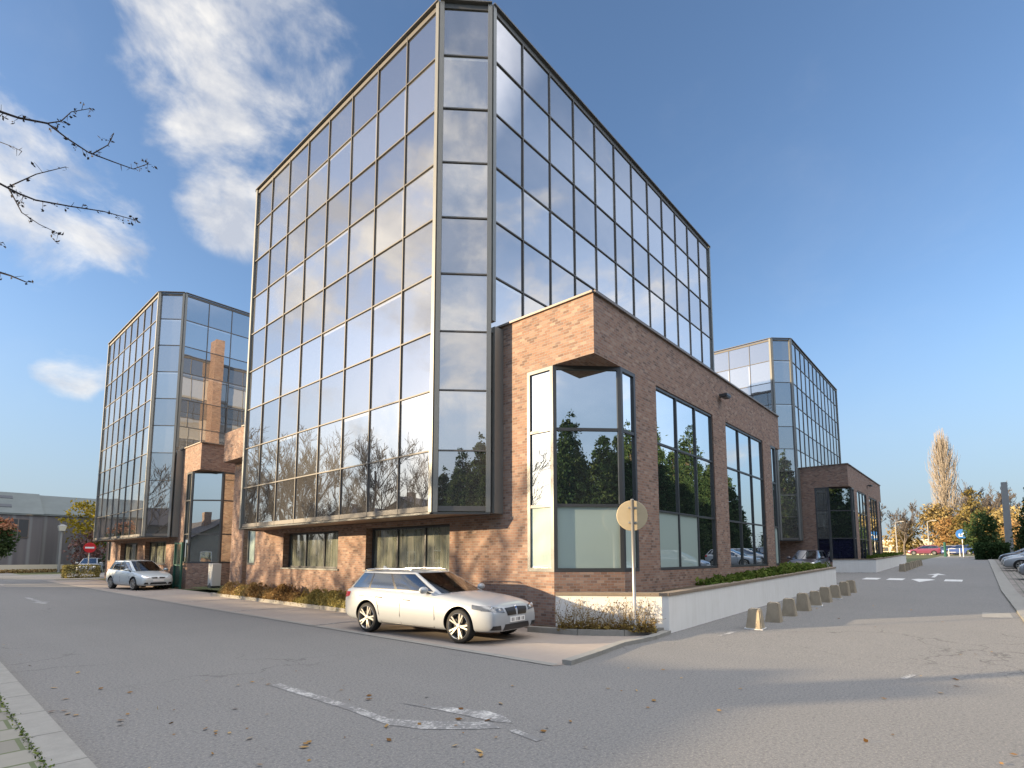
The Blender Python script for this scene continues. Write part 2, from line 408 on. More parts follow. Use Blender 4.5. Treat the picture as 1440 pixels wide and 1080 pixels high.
def box_uv(me, given=None, o=Vector((0, 0, 0))):
    """UVs in metres: along the wall and up, or plan x and y on flat faces"""
    uvl = me.uv_layers.new(name='UVMap').data
    given = given or {}
    for p in me.polygons:
        n = p.normal
        if p.index in given:
            for k, li in enumerate(p.loop_indices): uvl[li].uv = given[p.index][k]
            continue
        if abs(n.z) > .8:
            for li in p.loop_indices:
                c = me.vertices[me.loops[li].vertex_index].co + o; uvl[li].uv = (c.x, c.y)
        else:
            t = Vector((-n.y, n.x, 0)).normalized()
            if abs(t.x) > abs(t.y): t = t if t.x > 0 else -t
            else: t = t if t.y > 0 else -t
            for li in p.loop_indices:
                c = me.vertices[me.loops[li].vertex_index].co + o; uvl[li].uv = (c.dot(t), c.z)

def link(name, me, parent=None, loc=(0, 0, 0)):
    o = bpy.data.objects.new(name, me); col.objects.link(o); o.location = loc
    if parent is not None: o.parent = parent
    return o
def tag(o, label=None, cat=None, group=None, kind=None):
    if label: o['label'] = label
    if cat: o['category'] = cat
    if group: o['group'] = group
    if kind: o['kind'] = kind
    return o
def empty(name, loc, label, cat, group=None, rz=0):
    o = bpy.data.objects.new(name, None); col.objects.link(o); o.location = loc; o.rotation_euler = (0, 0, rz)
    o.empty_display_size = .3
    return tag(o, label, cat, group)
def kids(o): return [c for c in list(bpy.data.objects) if c.parent == o]
def copy_tree(o, parent=None):
    c = o.copy(); col.objects.link(c); c.parent = parent
    for ch in KID.get(o.name, None) or kids(o): copy_tree(ch, c)
    return c
KID = {}
def remember(root):
    """list a thing's children once, so that copies need not search the whole file"""
    for o in list(bpy.data.objects):
        if o.parent is not None: KID.setdefault(o.parent.name, [])
    for k in KID: KID[k] = []
    for o in list(bpy.data.objects):
        if o.parent is not None: KID[o.parent.name].append(o)

# ------------------------------------------------------------------ ground
def sheet(name, polys, m, dz, label=None, kind='structure', cuts=(10, 100)):
    """flat polygons laid on the terrain, cut where its slope changes"""
    bm = bmesh.new()
    for poly in polys:
        bm.faces.new([bm.verts.new((x, y, 0)) for x, y in poly])
    for c in cuts:
        bmesh.ops.bisect_plane(bm, geom=bm.verts[:] + bm.edges[:] + bm.faces[:], plane_co=(c, 0, 0), plane_no=(1, 0, 0))
    for v in bm.verts: v.co.z = gh(v.co.x) + dz
    bmesh.ops.recalc_face_normals(bm, faces=bm.faces[:])
    for f in bm.faces:
        if f.normal.z < 0: f.normal_flip()
    me = bpy.data.meshes.new(name); bm.to_mesh(me); bm.free(); me.materials.append(m); box_uv(me)
    o = link(name, me)
    if kind: o['kind'] = kind
    return o
sheet('ground', [[(-900, -900), (900, -900), (900, 900), (-900, 900)]], M['ground'], -.012)
sheet('road', [[(1.1, -7), (12.5, -7), (12.5, 5.5), (9.5, 5.5), (9.0, 9), (8.0, 20), (7.6, 52.9), (7.6, 110), (1.1, 110)],
               [(12.5, -.75), (17.5, -.62), (28, -.4), (93, -.2), (93, 4.4), (60, 5.4), (12.5, 5.5)],
               [(29.4, 5.41), (42.4, 5.41), (42.4, 22), (29.4, 22)], [(-14, -7), (1.1, -7), (1.1, 2.5), (-14, 2.5)],
               [(7.6, 52.9), (26, 52.9), (26, 70), (7.6, 70)]], M['asphalt'], 0)
sheet('parking_strip', [[(7.0, 9), (7.02, 5.3), (7.35, 5.2), (9.5, 5.45), (11.4, 5.40), (10.55, 6.05), (10.02, 6.9), (9.75, 8.1), (10.2, 8.3), (10.2, 12.2), (9.25, 12.5), (9.25, 26.2), (9.9, 27), (9.9, 51.3), (6.76, 51.3), (6.85, 20)]], M['parking'], .006)
sheet('right_parking', [[(17.0, -10), (92, -10), (92, -.55), (28, -.75), (17.0, -.98)], [(12.45, -10), (17.0, -10), (17.0, -.98), (12.45, -1.2)]], M['setts'], .05)
sheet('pavement', [[(-3.5, 2.6), (.86, 2.6), (.86, 110), (-3.5, 110)]], M['slabs'], .10)
sheet('courtyard_lawn', [[(10.0, 26.2), (40, 26.2), (40, 31.4), (10.0, 31.4)]], M['ground'], .14)
# kerbs as real steps
def kerb(name, pts, w, h, side=1):
    mb = MB(); pts = [Vector((x, y, 0)) for x, y in pts]
    fine = []
    for a, b in zip(pts, pts[1:]):
        n = max(1, int((b - a).length / 1.0)); fine += [a.lerp(b, i / n) for i in range(n)]
    fine.append(pts[-1]); L = []
    for i, p in enumerate(fine):
        d = (fine[min(i + 1, len(fine) - 1)] - fine[max(i - 1, 0)]).normalized(); nrm = Vector((-d.y, d.x, 0)) * side
        L.append((p, p + nrm * w))
    gap = .006
    for (a, b), (c, d) in zip(L, L[1:]):
        e = (c - a).normalized() * gap
        q = [a + e, c - e, d - e, b + e]
        if side < 0: q = q[::-1]
        lo = [Vector((p.x, p.y, gh(p.x) - .06)) for p in q]; hi = [Vector((p.x, p.y, gh(p.x) + h)) for p in q]
        mb.hexa(lo + hi)
    o = link(name, mb.mesh(name, [M['kerb']])); o['kind'] = 'structure'
    return o
kerb('kerb', [(1.12, 2.6), (1.12, 40), (1.1, 110)], .26, .11)
kerb('kerb', [(12.7, -.95), (17.5, -.62), (28, -.4), (93, -.2)], .42, .06, -1)
kerb('kerb', [(7.25, 5.12), (8.4, 5.25), (9.5, 5.42), (10.6, 5.30), (11.45, 5.36)], .17, .075)
kerb('kerb', [(9.72, 8.1), (10.02, 6.9), (10.55, 6.02), (11.40, 5.50)], .14, .13, 1)
kerb('kerb', [(9.25, 12.4), (9.25, 26.3)], .14, .13, -1)
# painted markings
def marks():
    polys = []
    def strip(p, q, w):
        p, q = Vector((*p, 0)), Vector((*q, 0)); d = (q - p).normalized(); n = Vector((-d.y, d.x, 0)) * w / 2
        polys.append([(a.x, a.y) for a in (p - n, q - n, q + n, p + n)])
    strip((3.50, 7.42), (3.56, 5.6), .14); polys.append([(3.49, 5.59), (3.63, 5.59), (3.60, 4.95), (3.80, 4.62), (4.12, 4.18), (4.26, 4.10), (4.18, 3.82), (3.94, 4.02), (3.62, 4.40), (3.47, 4.78)])   # arrow shaft bending round
    polys.append([(4.07, 5.36), (4.16, 5.14), (4.30, 4.86), (4.52, 4.36), (4.50, 4.10), (4.38, 3.84), (4.28, 4.02), (4.24, 4.34), (4.20, 4.66)])
    strip((4.20, 3.70), (4.14, 3.30), .09)
    strip((3.6, 31.0), (3.6, 27.6), .16); polys.append([(3.3, 27.6), (3.9, 27.6), (3.6, 26.2)])
    strip((4.1, 49), (4.1, 45), .16)
    sheet('road_markings', polys, M['road_paint'], .005); polys.clear()
    for y in (4.7, 3.62, 1.25): polys.append([(34.2, y - .35), (35.8, y - .35), (35.8, y + .35), (34.2, y + .35)])
    polys.append([(33.0, 2.48), (35.2, 1.98), (35.8, 2.22), (35.8, 2.74), (35.2, 2.98)])
    strip((37.5, 2.2), (40.4, 2.2), .16); polys.append([(40.4, 1.75), (42.2, 2.2), (40.4, 2.65)])
    sheet('crossing_markings', polys, M['fresh_paint'], .005); polys.clear()
    strip((11.8, 4.42), (12.6, 4.35), .10)
    strip((9.6, 1.0), (10.1, .9), .08)
    sheet('road_markings', polys, M['road_paint'], .005)
    sheet('parking_edge', [[(7.0, 5.31), (7.18, 5.31), (7.14, 9), (6.98, 20), (6.89, 51.3), (6.75, 51.3), (6.84, 20), (6.98, 9)]], M['kerb'], .011)
    polys = []
    def strip2(p, q, w):
        polys.append([(p[0], p[1] - w / 2), (q[0], q[1] - w / 2), (q[0], q[1] + w / 2), (p[0], p[1] + w / 2)])
    for y in (12.9, 18.1, 23.3, 28.5, 33.7, 38.9): strip2((7.0, y), (9.2, y), .11)
    sheet('bay_lines', polys, M['road_paint'], .011)
marks()
sheet('gutter_patch', [[(18.6, .15), (19.8, .15), (19.9, -.42), (18.7, -.45)]], M['kerb'], .004)

# ------------------------------------------------------------------ office building
XG, YR, CH = 8.81, 9.42, 1.02           # west glass plane, south glass plane, chamfer leg
XE, YN = 26.67, 23.22                    # east and north glass planes
ZB, ROW, NR = 2.875, 1.595, 9
ZT = ZB + ROW * NR
BX, BY, BXE, BYN, BT, BF = 10.22, 6.476, 25.2, 26.16, 7.92, 6.45
LX, LY = 30.93, 24.99
ORI = Vector((17.7, 16.3, 0))

def wall(mb, p0, p1, z0, z1, nrm, holes=(), depth=.3, mi=0):
    p0, p1, n = Vector((*p0, 0)), Vector((*p1, 0)), Vector((*nrm, 0)).normalized()
    d = p1 - p0; L = d.length; d.normalize()
    def P(a, z, k=0.): q = p0 + d * a - n * k; return (q.x, q.y, z)
    def quad(a, b): 
        pts = a
        v = (Vector(pts[1]) - Vector(pts[0])).cross(Vector(pts[2]) - Vector(pts[0]))
        if v.dot(b) < 0: pts = pts[::-1]
        mb.face(pts, mi)
    xs = sorted({0., L, *[h[0] for h in holes], *[h[1] for h in holes]}); zs = sorted({z0, z1, *[h[2] for h in holes], *[h[3] for h in holes]})
    for a, b in zip(xs, xs[1:]):
        for c, e in zip(zs, zs[1:]):
            if any(h[0] - 1e-6 <= a and b <= h[1] + 1e-6 and h[2] - 1e-6 <= c and e <= h[3] + 1e-6 for h in holes): continue
            quad([P(a, c), P(b, c), P(b, e), P(a, e)], n)
    for a, b, c, e in holes:
        quad([P(a, c), P(a, e), P(a, e, depth), P(a, c, depth)], d)
        quad([P(b, c), P(b, e), P(b, e, depth), P(b, c, depth)], -d)
        quad([P(a, c), P(b, c), P(b, c, depth), P(a, c, depth)], Vector((0, 0, 1)))
        quad([P(a, e), P(b, e), P(b, e, depth), P(a, e, depth)], Vector((0, 0, -1)))

def window(parent, name, p0, p1, z0, z1, nrm, cols, zs, depth, m_low=None, m_up=None, frame_m=None, fw=.07, n_low=9):
    """frame as a part, its panes as sub-parts: clear rows above, a filmed row below"""
    p0, p1, n = Vector((*p0, 0)), Vector((*p1, 0)), Vector((*nrm, 0)).normalized()
    d = p1 - p0; L = d.length; d.normalize()
    p0 = p0 - n * depth
    def P(a, z, k=0.): q = p0 + d * a + n * k; return Vector((q.x, q.y, z))
    mb = MB()
    def bar(a0, a1, c0, c1, t0=-.05, t1=.05):
        mb.hexa([P(a0, c0, t0), P(a1, c0, t0), P(a1, c0, t1), P(a0, c0, t1), P(a0, c1, t0), P(a1, c1, t0), P(a1, c1, t1), P(a0, c1, t1)])
    bar(0, L, z0, z0 + fw); bar(0, L, z1 - fw, z1); bar(0, fw, z0 + fw, z1 - fw); bar(L - fw, L, z0 + fw, z1 - fw)
    for i in range(1, cols): bar(L * i / cols - fw * .4, L * i / cols + fw * .4, z0 + fw, z1 - fw, -.045, .045)
    for z in zs: bar(fw, L - fw, z - fw * .4, z + fw * .4, -.042, .042)
    fr = link(name, mb.mesh(name, [frame_m or M['dark_frame']], ORI), parent)
    edges = [z0] + list(zs) + [z1]
    up, lo = MB(), MB()
    rnd = random.Random(int(z0 * 100 + p0.x * 37 + p0.y * 11))
    for i in range(cols):
        for k, (c, e) in enumerate(zip(edges, edges[1:])):
            tgt = lo if (m_low is not None and k == 0 and i < n_low) else up
            t = [rnd.uniform(-.0022, .0022) for _ in range(2)]
            a0, a1 = L * i / cols, L * (i + 1) / cols
            q = [P(a0, c, t[0]), P(a1, c, t[1]), P(a1, e, -t[0]), P(a0, e, -t[1])]
            if (q[1] - q[0]).cross(q[2] - q[0]).dot(n) < 0: q = q[::-1]
            tgt.face(q)
    if up.f: link('glazing', up.mesh('glazing', [m_up or M['glass_window']], ORI), fr)
    if lo.f: link('filmed_glazing', lo.mesh('filmed_glazing', [m_low], ORI), fr)
    return fr

def office():
    root = empty('office_building', ORI, 'largest mirror glass office block with brick wings, in the centre behind the white estate car', 'office building', 'mirror glass office blocks with brick wings')
    # --- brick body
    mb = MB()
    wx, wy, sn = (-1, 0), (0, -1), .707
    wall(mb, (BX, 8.5), (BX, YR), -.6, BF, wx); wall(mb, (BX, 7.68), (BX, 8.5), -.6, 1.38, wx)
    wall(mb, (BX, 7.68), (11.42, BY), -.6, 1.38, (-sn, -sn))
    wall(mb, (11.42, BY), (12.16, BY), -.6, 1.38, wy)
    wall(mb, (12.16, BY), (23.84, BY), -.6, BF, wy, [(13.32 - 12.16, 17.43 - 12.16, 1.38, 6.45 - .001), (18.61 - 12.16, 22.78 - 12.16, 1.38, 6.45 - .001)], .16)
    wall(mb, (23.84, BY), (24.5, BY), -.6, 1.38, wy)
    wall(mb, (24.5, BY), (BXE, 7.176), -.6, 1.38, (sn, -sn))
    wall(mb, (BXE, 7.9), (BXE, BYN), -.6, BF, (1, 0)); wall(mb, (BXE, 7.176), (BXE, 7.9), -.6, 1.38, (1, 0))
    wall(mb, (BX, YR), (BX, YN), -.6, 2.86, wx, [(11.38 - YR, 15.56 - YR, 1.30, 2.70), (17.30 - YR, 21.5 - YR, 1.30, 2.70)], .38)
    wall(mb, (BX, YN), (BX, 24.14), -.6, BF, wx); wall(mb, (BX, 24.14), (BX, 24.96), -.6, 1.38, wx)
    wall(mb, (BX, 24.96), (11.42, BYN), -.6, 1.38, (-sn, sn))
    wall(mb, (11.42, BYN), (12.16, BYN), -.6, 1.38, (0, 1))
    wall(mb, (12.16, BYN), (BXE, BYN), -.6, BF, (0, 1))
    for p, q, n in (((BX, BY), (BX, YR), wx), ((BX, BY), (BXE, BY), wy), ((BXE, BY), (BXE, BYN), (1, 0)), ((BX, YN), (BX, BYN), wx), ((BX, BYN), (BXE, BYN), (0, 1))):
        wall(mb, p, q, BF, BT, n)
    mb.face([(BX, BY, BF), (BX, 7.68, BF), (11.42, BY, BF)]); mb.face([(BX, BYN, BF), (11.42, BYN, BF), (BX, 24.96, BF)]); mb.face([(BXE, BY, BF), (24.5, BY, BF), (BXE, 7.176, BF)])
    wall(mb, (15.0, YN + .01), (15.0, 24.3), BT, 18.9, wx); wall(mb, (15.0, 24.3), (15.65, 24.3), BT, 18.9, (0, 1)); wall(mb, (15.65, YN + .01), (15.65, 24.3), BT, 18.9, (1, 0)); wall(mb, (15.0, YN + .01), (15.65, YN + .01), BT, 18.9, (0, -1))
    mb.face([(15, YN + .01, 18.9), (15.65, YN + .01, 18.9), (15.65, 24.3, 18.9), (15, 24.3, 18.9)])
    # north end of the wing: fascia carried on over a set-back pillar
    y0, y1 = BYN + .005, 28.3
    wall(mb, (BX, y0), (BX, y1), BF, BT, wx); wall(mb, (BX, y1), (15, y1), BF, BT, (0, 1)); mb.face([(BX, y0, BF), (15, y0, BF), (15, y1, BF), (BX, y1, BF)]); mb.face([(BX, y0, BT - .03), (15, y0, BT - .03), (15, y1, BT - .03), (BX, y1, BT - .03)])
    wall(mb, (10.75, 26.75), (10.75, 28.2), -.6, BF, wx); wall(mb, (10.75, 28.2), (15, 28.2), -.6, BF, (0, 1)); wall(mb, (10.75, 26.75), (12, 26.75), -.6, BF, (0, -1))
    link('brick_wall', mb.mesh('brick_wall', [M['brick']], ORI), root)
    # --- roofs and copings
    mb = MB()
    mb.face([(BX + .02, BY + .02, BT - .02), (BXE - .02, BY + .02, BT - .02), (BXE - .02, BYN - .02, BT - .02), (BX + .02, BYN - .02, BT - .02)])
    link('wing_roof', mb.mesh('wing_roof', [M['roof']], ORI), root)
    oct8 = [(XG, YR + CH), (XG + CH, YR), (XE - CH, YR), (XE, YR + CH), (XE, YN - CH), (XE - CH, YN), (XG + CH, YN), (XG, YN - CH)]
    mb = MB(); mb.face([(x, y, ZT - .15) for x, y in oct8])
    link('tower_roof', mb.mesh('tower_roof', [M['roof']], ORI), root)
    mb = MB(); mb.face([(x, y, ZB) for x, y in reversed(oct8)])
    link('soffit', mb.mesh('soffit', [M['soffit']], ORI), root)
    mb = MB()
    for p, q in (((BX, BY), (BX, YR)), ((BX, BY), (BXE, BY)), ((BXE, BY), (BXE, BYN)), ((BX, YN), (BX, BYN)), ((BX, BYN), (BXE, BYN))):
        mb.bar((*p, BT + .02), (*q, BT + .02), .12, .05)
    link('wing_coping', mb.mesh('wing_coping', [M['coping']], ORI), root)
    # --- curtain wall: frames, corner posts, panels
    faces = []
    for i in range(8):
        a, b = oct8[i], oct8[(i + 1) % 8]; faces.append((Vector((*a, 0)), Vector((*b, 0))))
    # 0 SW chamfer, 1 south, 2 SE chamfer, 3 east, 4 NE chamfer, 5 north, 6 NW chamfer, 7 west
    ncol = [1, 12, 1, 9, 1, 12, 1, 8]
    pan_cache = {}
    rnd = random.Random(4)
    ctr = Vector(((XG + XE) / 2, (YR + YN) / 2, 0))
    for fi, (a, b) in enumerate(faces):
        d = (b - a).normalized(); L = (b - a).length; n = Vector((d.y, -d.x, 0))
        if n.dot((a + b) / 2 - ctr) < 0: n = -n
        nc = ncol[fi]; cw = L / nc
        mb = MB()
        for k in range(NR + 1):
            z = ZB + k * ROW; hh = .05 if 0 < k < NR else .09
            z = z + (.09 if k == 0 else -.09 if k == NR else 0)
            p = a + d * .03 + n * .012; q = b - d * .03 + n * .012
            mb.bar((p.x, p.y, z), (q.x, q.y, z), .045, hh * (1.5 if k in (0, NR) else .72))
        for c in (range(1, nc) if nc > 1 else (.055, .945)):
            p = a + d * cw * c + n * .016
            mb.bar((p.x, p.y, ZB + .02), (p.x, p.y, ZT - .02), .034, .05, up=(n.x, n.y, 0))
        frame = link('curtain_wall_frame', mb.mesh('curtain_wall_frame', [M['mullion']], ORI), root)
        r0 = 3 if fi in (1, 2) else 0
        if fi in (0, 1, 7):
            rotz = math.atan2(d.y, d.x)
            for c in range(nc):
                for k in range(r0, NR):
                    top = NR - 1 - k
                    vis = top % 2 == 1
                    key = (round(cw, 3), vis)
                    if key not in pan_cache:
                        pm = MB(); w2, h2 = cw / 2 - .01, ROW / 2 - .01
                        pm.box((-w2, .0, -h2), (w2, .02, h2))
                        pm.uv = {i: ((0, 0), (1, 0), (1, 1), (0, 1)) for i in range(6)}
                        me = pm.mesh('vision_panel' if vis else 'spandrel_panel', [M['glass_vision' if vis else 'glass_spandrel']])
                        pan_cache[key] = me
                    cpos = a + d * cw * (c + .5); z = ZB + (k + .5) * ROW
                    flip = n.dot(Vector((math.sin(rotz), -math.cos(rotz), 0))) > 0
                    o = link('vision_panel' if vis else 'spandrel_panel', pan_cache[key], root, Vector((cpos.x, cpos.y, z)) - ORI)
                    # each pane sits a hair out of true, as real panes do
                    o.rotation_euler = (rnd.gauss(0, .0024), rnd.gauss(0, .0004), (rotz if flip else rotz + math.pi) + rnd.gauss(0, .0026))
        else:
            mb = MB()
            for c in range(nc):
                for k in range(r0, NR):
                    p, q = a + d * cw * c, a + d * cw * (c + 1)
                    mb.face([(p.x, p.y, ZB + k * ROW), (q.x, q.y, ZB + k * ROW), (q.x, q.y, ZB + (k + 1) * ROW), (p.x, p.y, ZB + (k + 1) * ROW)], (NR - 1 - k) % 2)
            o = link('glazing_wall', mb.mesh('glazing_wall', [M['glass_spandrel'], M['glass_vision']], ORI), root)
        # corner posts stand either side of each corner
        for e, s in ((a, 1), (b, -1)):
            p = e + d * s * .05 + n * .03
            zb = ZB - .02 if fi not in (1, 2) else BT + .05
            pb = MB(); pb.bar((p.x, p.y, zb), (p.x, p.y, ZT + .01), .12, .10, up=(n.x, n.y, 0))
            link('corner_post', pb.mesh('corner_post', [M['post']], ORI), root)
        p = a + n * .05; q = b + n * .05
        if fi not in (1, 2):
            pb = MB(); pb.bar((p.x, p.y, ZB - .03), (q.x, q.y, ZB - .03), .14, .05); link('bottom_trim', pb.mesh('bottom_trim', [M['dark_frame']], ORI), root)
        pb = MB(); pb.bar((p.x, p.y, ZT + .035), (q.x, q.y, ZT + .035), .14, .04); link('top_trim', pb.mesh('top_trim', [M['mullion']], ORI), root)
    # dark return between the corner of the glass and the brick
    mb = MB(); mb.box((XG + CH + .06, YR - .10, ZB - .02), (BX - .002, YR + .10, BT - .1))
    link('return_panel', mb.mesh('return_panel', [M['post']], ORI), root)
    # --- windows of the wing
    zs = (2.98, 4.85)
    window(root, 'window', (13.32, BY), (17.43, BY), 1.39, 6.44, wy, 3, zs, .08, M['glass_film'], n_low=2)
    window(root, 'window', (18.61, BY), (22.78, BY), 1.39, 6.44, wy, 3, zs, .08, None)
    for p, q, n in (((BX, 7.68), (BX, 8.5), wx), ((BX, 7.68), (11.42, BY), (-sn, -sn)), ((11.42, BY), (12.16, BY), wy),
                    ((23.84, BY), (24.5, BY), wy), ((24.5, BY), (BXE, 7.176), (sn, -sn)), ((BXE, 7.176), (BXE, 7.9), (1, 0)),
                    ((BX, 24.14), (BX, 24.96), wx), ((BX, 24.96), (11.42, BYN), (-sn, sn)), ((11.42, BYN), (12.16, BYN), (0, 1))):
        window(root, 'bay_window', p, q, 1.385, BF - .005, n, 1, zs, .05, M['glass_film'], fw=.09)
    window(root, 'low_window', (BX, 11.38), (BX, 15.56), 1.31, 2.69, wx, 3, (), .30, None, M['curtain_glass'])
    window(root, 'low_window', (BX, 17.30), (BX, 21.5), 1.31, 2.69, wx, 3, (), .30, None, M['curtain_glass'])
    mb = MB()
    for y0, y1 in ((11.3, 15.64), (17.22, 21.58)): mb.box((BX - .05, y0, 1.255), (BX + .30, y1, 1.305))
    link('window_sill', mb.mesh('window_sill', [M['post']], ORI), root)
    mb = MB(); mb.box((17.95, BY - .32, 7.18), (18.35, BY - .06, 7.26)); mb.bar((18.15, BY - .08, 7.22), (18.15, BY, 7.22), .06, .06); mb.box((17.98, BY - .30, 7.14), (18.32, BY - .12, 7.18))
    link('floodlight', mb.mesh('floodlight', [M['dark_frame']], ORI), root)
    return root
main_b = office()
remember(main_b)
b2 = copy_tree(main_b); b2.location = ORI + Vector((0, LY, 0)); b2['label'] = 'mirror glass office block with brick wing at the left, behind the silver car'
b3 = copy_tree(main_b); b3.location = ORI + Vector((LX, 0, 0)); 
M['glass_navy'] = mirror_glass('dark_blue_blind_glass', (.012, .014, .035), (.7, .75, .8), .10)
def swap(o, a, b):
    for c in kids(o): swap(c, a, b)
    if o.type == 'MESH':
        for sl in o.material_slots:
            if sl.material == a: sl.link = 'OBJECT'; sl.material = b
swap(b2, M['glass_film'], M['glass_window'])
swap(b3, M['glass_film'], M['glass_navy'])
b3['label'] = 'farthest mirror glass office block at the right, beyond the row of concrete bollards'

# ------------------------------------------------------------------ white planter walls
def planter(dx, dz, label, glabel):
    mb = MB(); cap = MB()
    def top(x): return .93 + .0185 * (x - 11.48)
    line = [(10.24, 7.66), (11.48, 5.41)] + [(11.48 + (29.4 - 11.48) * i / 6, 5.41 - .05 * i / 6) for i in range(1, 7)] + [(29.4, 7.6)]
    th = .2
    for (x0, y0), (x1, y1) in zip(line, line[1:]):
        d = Vector((x1 - x0, y1 - y0, 0)).normalized(); n = Vector((-d.y, d.x, 0)) * th
        P = [(x0, y0), (x1, y1), (x1 + n.x, y1 + n.y), (x0 + n.x, y0 + n.y)]
        if abs(d.x) > .9: P = [(x0, y0), (x1, y1), (x1, y1 + th), (x0, y0 + th)]
        z0 = [gh(x0) - .5, gh(x1) - .5]; zt = [top(x0), top(x1)]
        b = [(P[i][0] + dx, P[i][1], z0[0] + dz) for i in range(4)]
        zz = [zt[0], zt[1], zt[1], zt[0]]
        mb.hexa(b + [(P[i][0] + dx, P[i][1], zz[i] - .07 + dz) for i in range(4)])
        o = .025
        c = Vector((sum(p[0] for p in P) / 4, sum(p[1] for p in P) / 4, 0))
        Q = []
        for i, p in enumerate(P):
            s = -1 if i in (0, 1) else 1
            nn = n.normalized() * o * s
            Q.append((p[0] + nn.x, p[1] + nn.y))
        cap.hexa([(Q[i][0] + dx, Q[i][1], zz[i] - .068 + dz) for i in range(4)] + [(Q[i][0] + dx, Q[i][1], zz[i] + dz) for i in range(4)])
    root = empty('planter_wall', (11.48 + dx, 5.41, dz), label, 'planter wall', 'white planter walls beside the road')
    O = Vector((11.48 + dx, 5.41, dz))
    link('wall', mb.mesh('wall', [M['white_wall']], O), root); link('coping', cap.mesh('coping', [M['cap']], O), root)
    s = MB(); pts = [(11.62, 5.6), (20, 5.58), (29.3, 5.55), (29.3, 7.55), (25.3, 7.55), (25.3, BY), (20, BY), (11.62, BY)]
    s.face([(x + dx, y, top(x) - .10 + dz) for x, y in pts])
    o = link('planter_soil', s.mesh('planter_soil', [M['soil']])); o['kind'] = 'structure'
    g = MB(); rnd = random.Random(int(dx) + 3)
    n = 5200 if dx == 0 else 2200
    for _ in range(n):
        t = rnd.random(); x = 15.5 + t * 13.8 + rnd.uniform(-.2, .2)
        if x > 29.25: continue
        y = rnd.uniform(5.50, BY - .03 if x < 25.25 else 7.5)
        hmax = .10 + .16 * max(0, min(1, (x - 15) / 9)) + .10 * math.sin(x * 2.1 + y * 3) ** 2
        if rnd.random() < .25 * max(0, (19 - x) / 4): continue
        z = top(x) - .12 + rnd.random() * hmax
        sz = rnd.uniform(.05, .11) * (1 if dx == 0 else 1.6)
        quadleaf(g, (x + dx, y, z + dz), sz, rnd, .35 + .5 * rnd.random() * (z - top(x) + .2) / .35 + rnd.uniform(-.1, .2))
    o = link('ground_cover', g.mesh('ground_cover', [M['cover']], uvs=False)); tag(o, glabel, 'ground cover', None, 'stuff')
def quadleaf(mb, c, s, rnd, tint, flat=0., asp=.6):
    a = Vector((rnd.gauss(0, 1), rnd.gauss(0, 1), rnd.gauss(0, 1) * (1 - flat))).normalized()
    b = a.cross(Vector((rnd.gauss(0, 1), rnd.gauss(0, 1), rnd.gauss(0, 1) + flat * 4))).normalized()
    c = Vector(c); a *= s; b *= s * asp
    mb.face([c - a, c - b * .9, c + a, c + b * .9], 0, None, max(0, min(1, tint)))
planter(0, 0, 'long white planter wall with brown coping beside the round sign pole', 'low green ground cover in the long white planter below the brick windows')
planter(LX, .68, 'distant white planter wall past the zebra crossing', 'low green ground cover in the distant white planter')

# ------------------------------------------------------------------ concrete bollards
def bollards():
    b = MB()
    lo, hi = .185, .125; H = .49
    b.hexa([(-lo, -lo, -.06), (lo, -lo, -.06), (lo, lo, -.06), (-lo, lo, -.06), (-hi, -hi, H), (hi, -hi, H), (hi, hi, H), (-hi, hi, H)])
    me = b.mesh('concrete_bollard', [M['concrete']])
    bm = bmesh.new(); bm.from_mesh(me)
    bmesh.ops.bevel(bm, geom=bm.edges[:], offset=.022, segments=2, affect='EDGES')
    bmesh.ops.subdivide_edges(bm, edges=[e for e in bm.edges if e.calc_length() > .2], cuts=3, use_grid_fill=True)
    rnd = random.Random(2)
    for v in bm.verts: v.co += Vector((rnd.gauss(0, .003), rnd.gauss(0, .003), rnd.gauss(0, .003)))
    bm.to_mesh(me); bm.free()
    f = MB(); f.box((-.20, -.20, -.05), (.20, .20, .025)); fme = f.mesh('base', [M['white_panel']])
    places = ['first', 'second', 'third', 'fourth', 'fifth', 'sixth', 'seventh', 'eighth', 'ninth']
    rnd = random.Random(8)
    for row in range(2):
        for i in range(9):
            x = 13.3 + i * 1.46 + row * LX; y = 4.15 - .01 * i + rnd.uniform(-.03, .03)
            o = link('concrete_bollard', me, None, (x, y, gh(x))); o.rotation_euler = (rnd.uniform(-.03, .03), rnd.uniform(-.03, .03), rnd.uniform(-.15, .15)); o.scale = (1, 1, rnd.uniform(.94, 1.04))
            if row == 0:
                tag(o, 'tapered concrete bollard, %s from the sign pole in the row along the white wall' % places[i] if i else 'weathered tapered concrete bollard on a white base, the one nearest the round sign pole', 'bollard', 'concrete bollards along the white wall')
                if i in (0, 4, 6): link('base', fme, o)
            else: tag(o, 'small concrete bollard in the far row past the zebra crossing', 'bollard', 'concrete bollards in the far row past the crossing')
bollards()

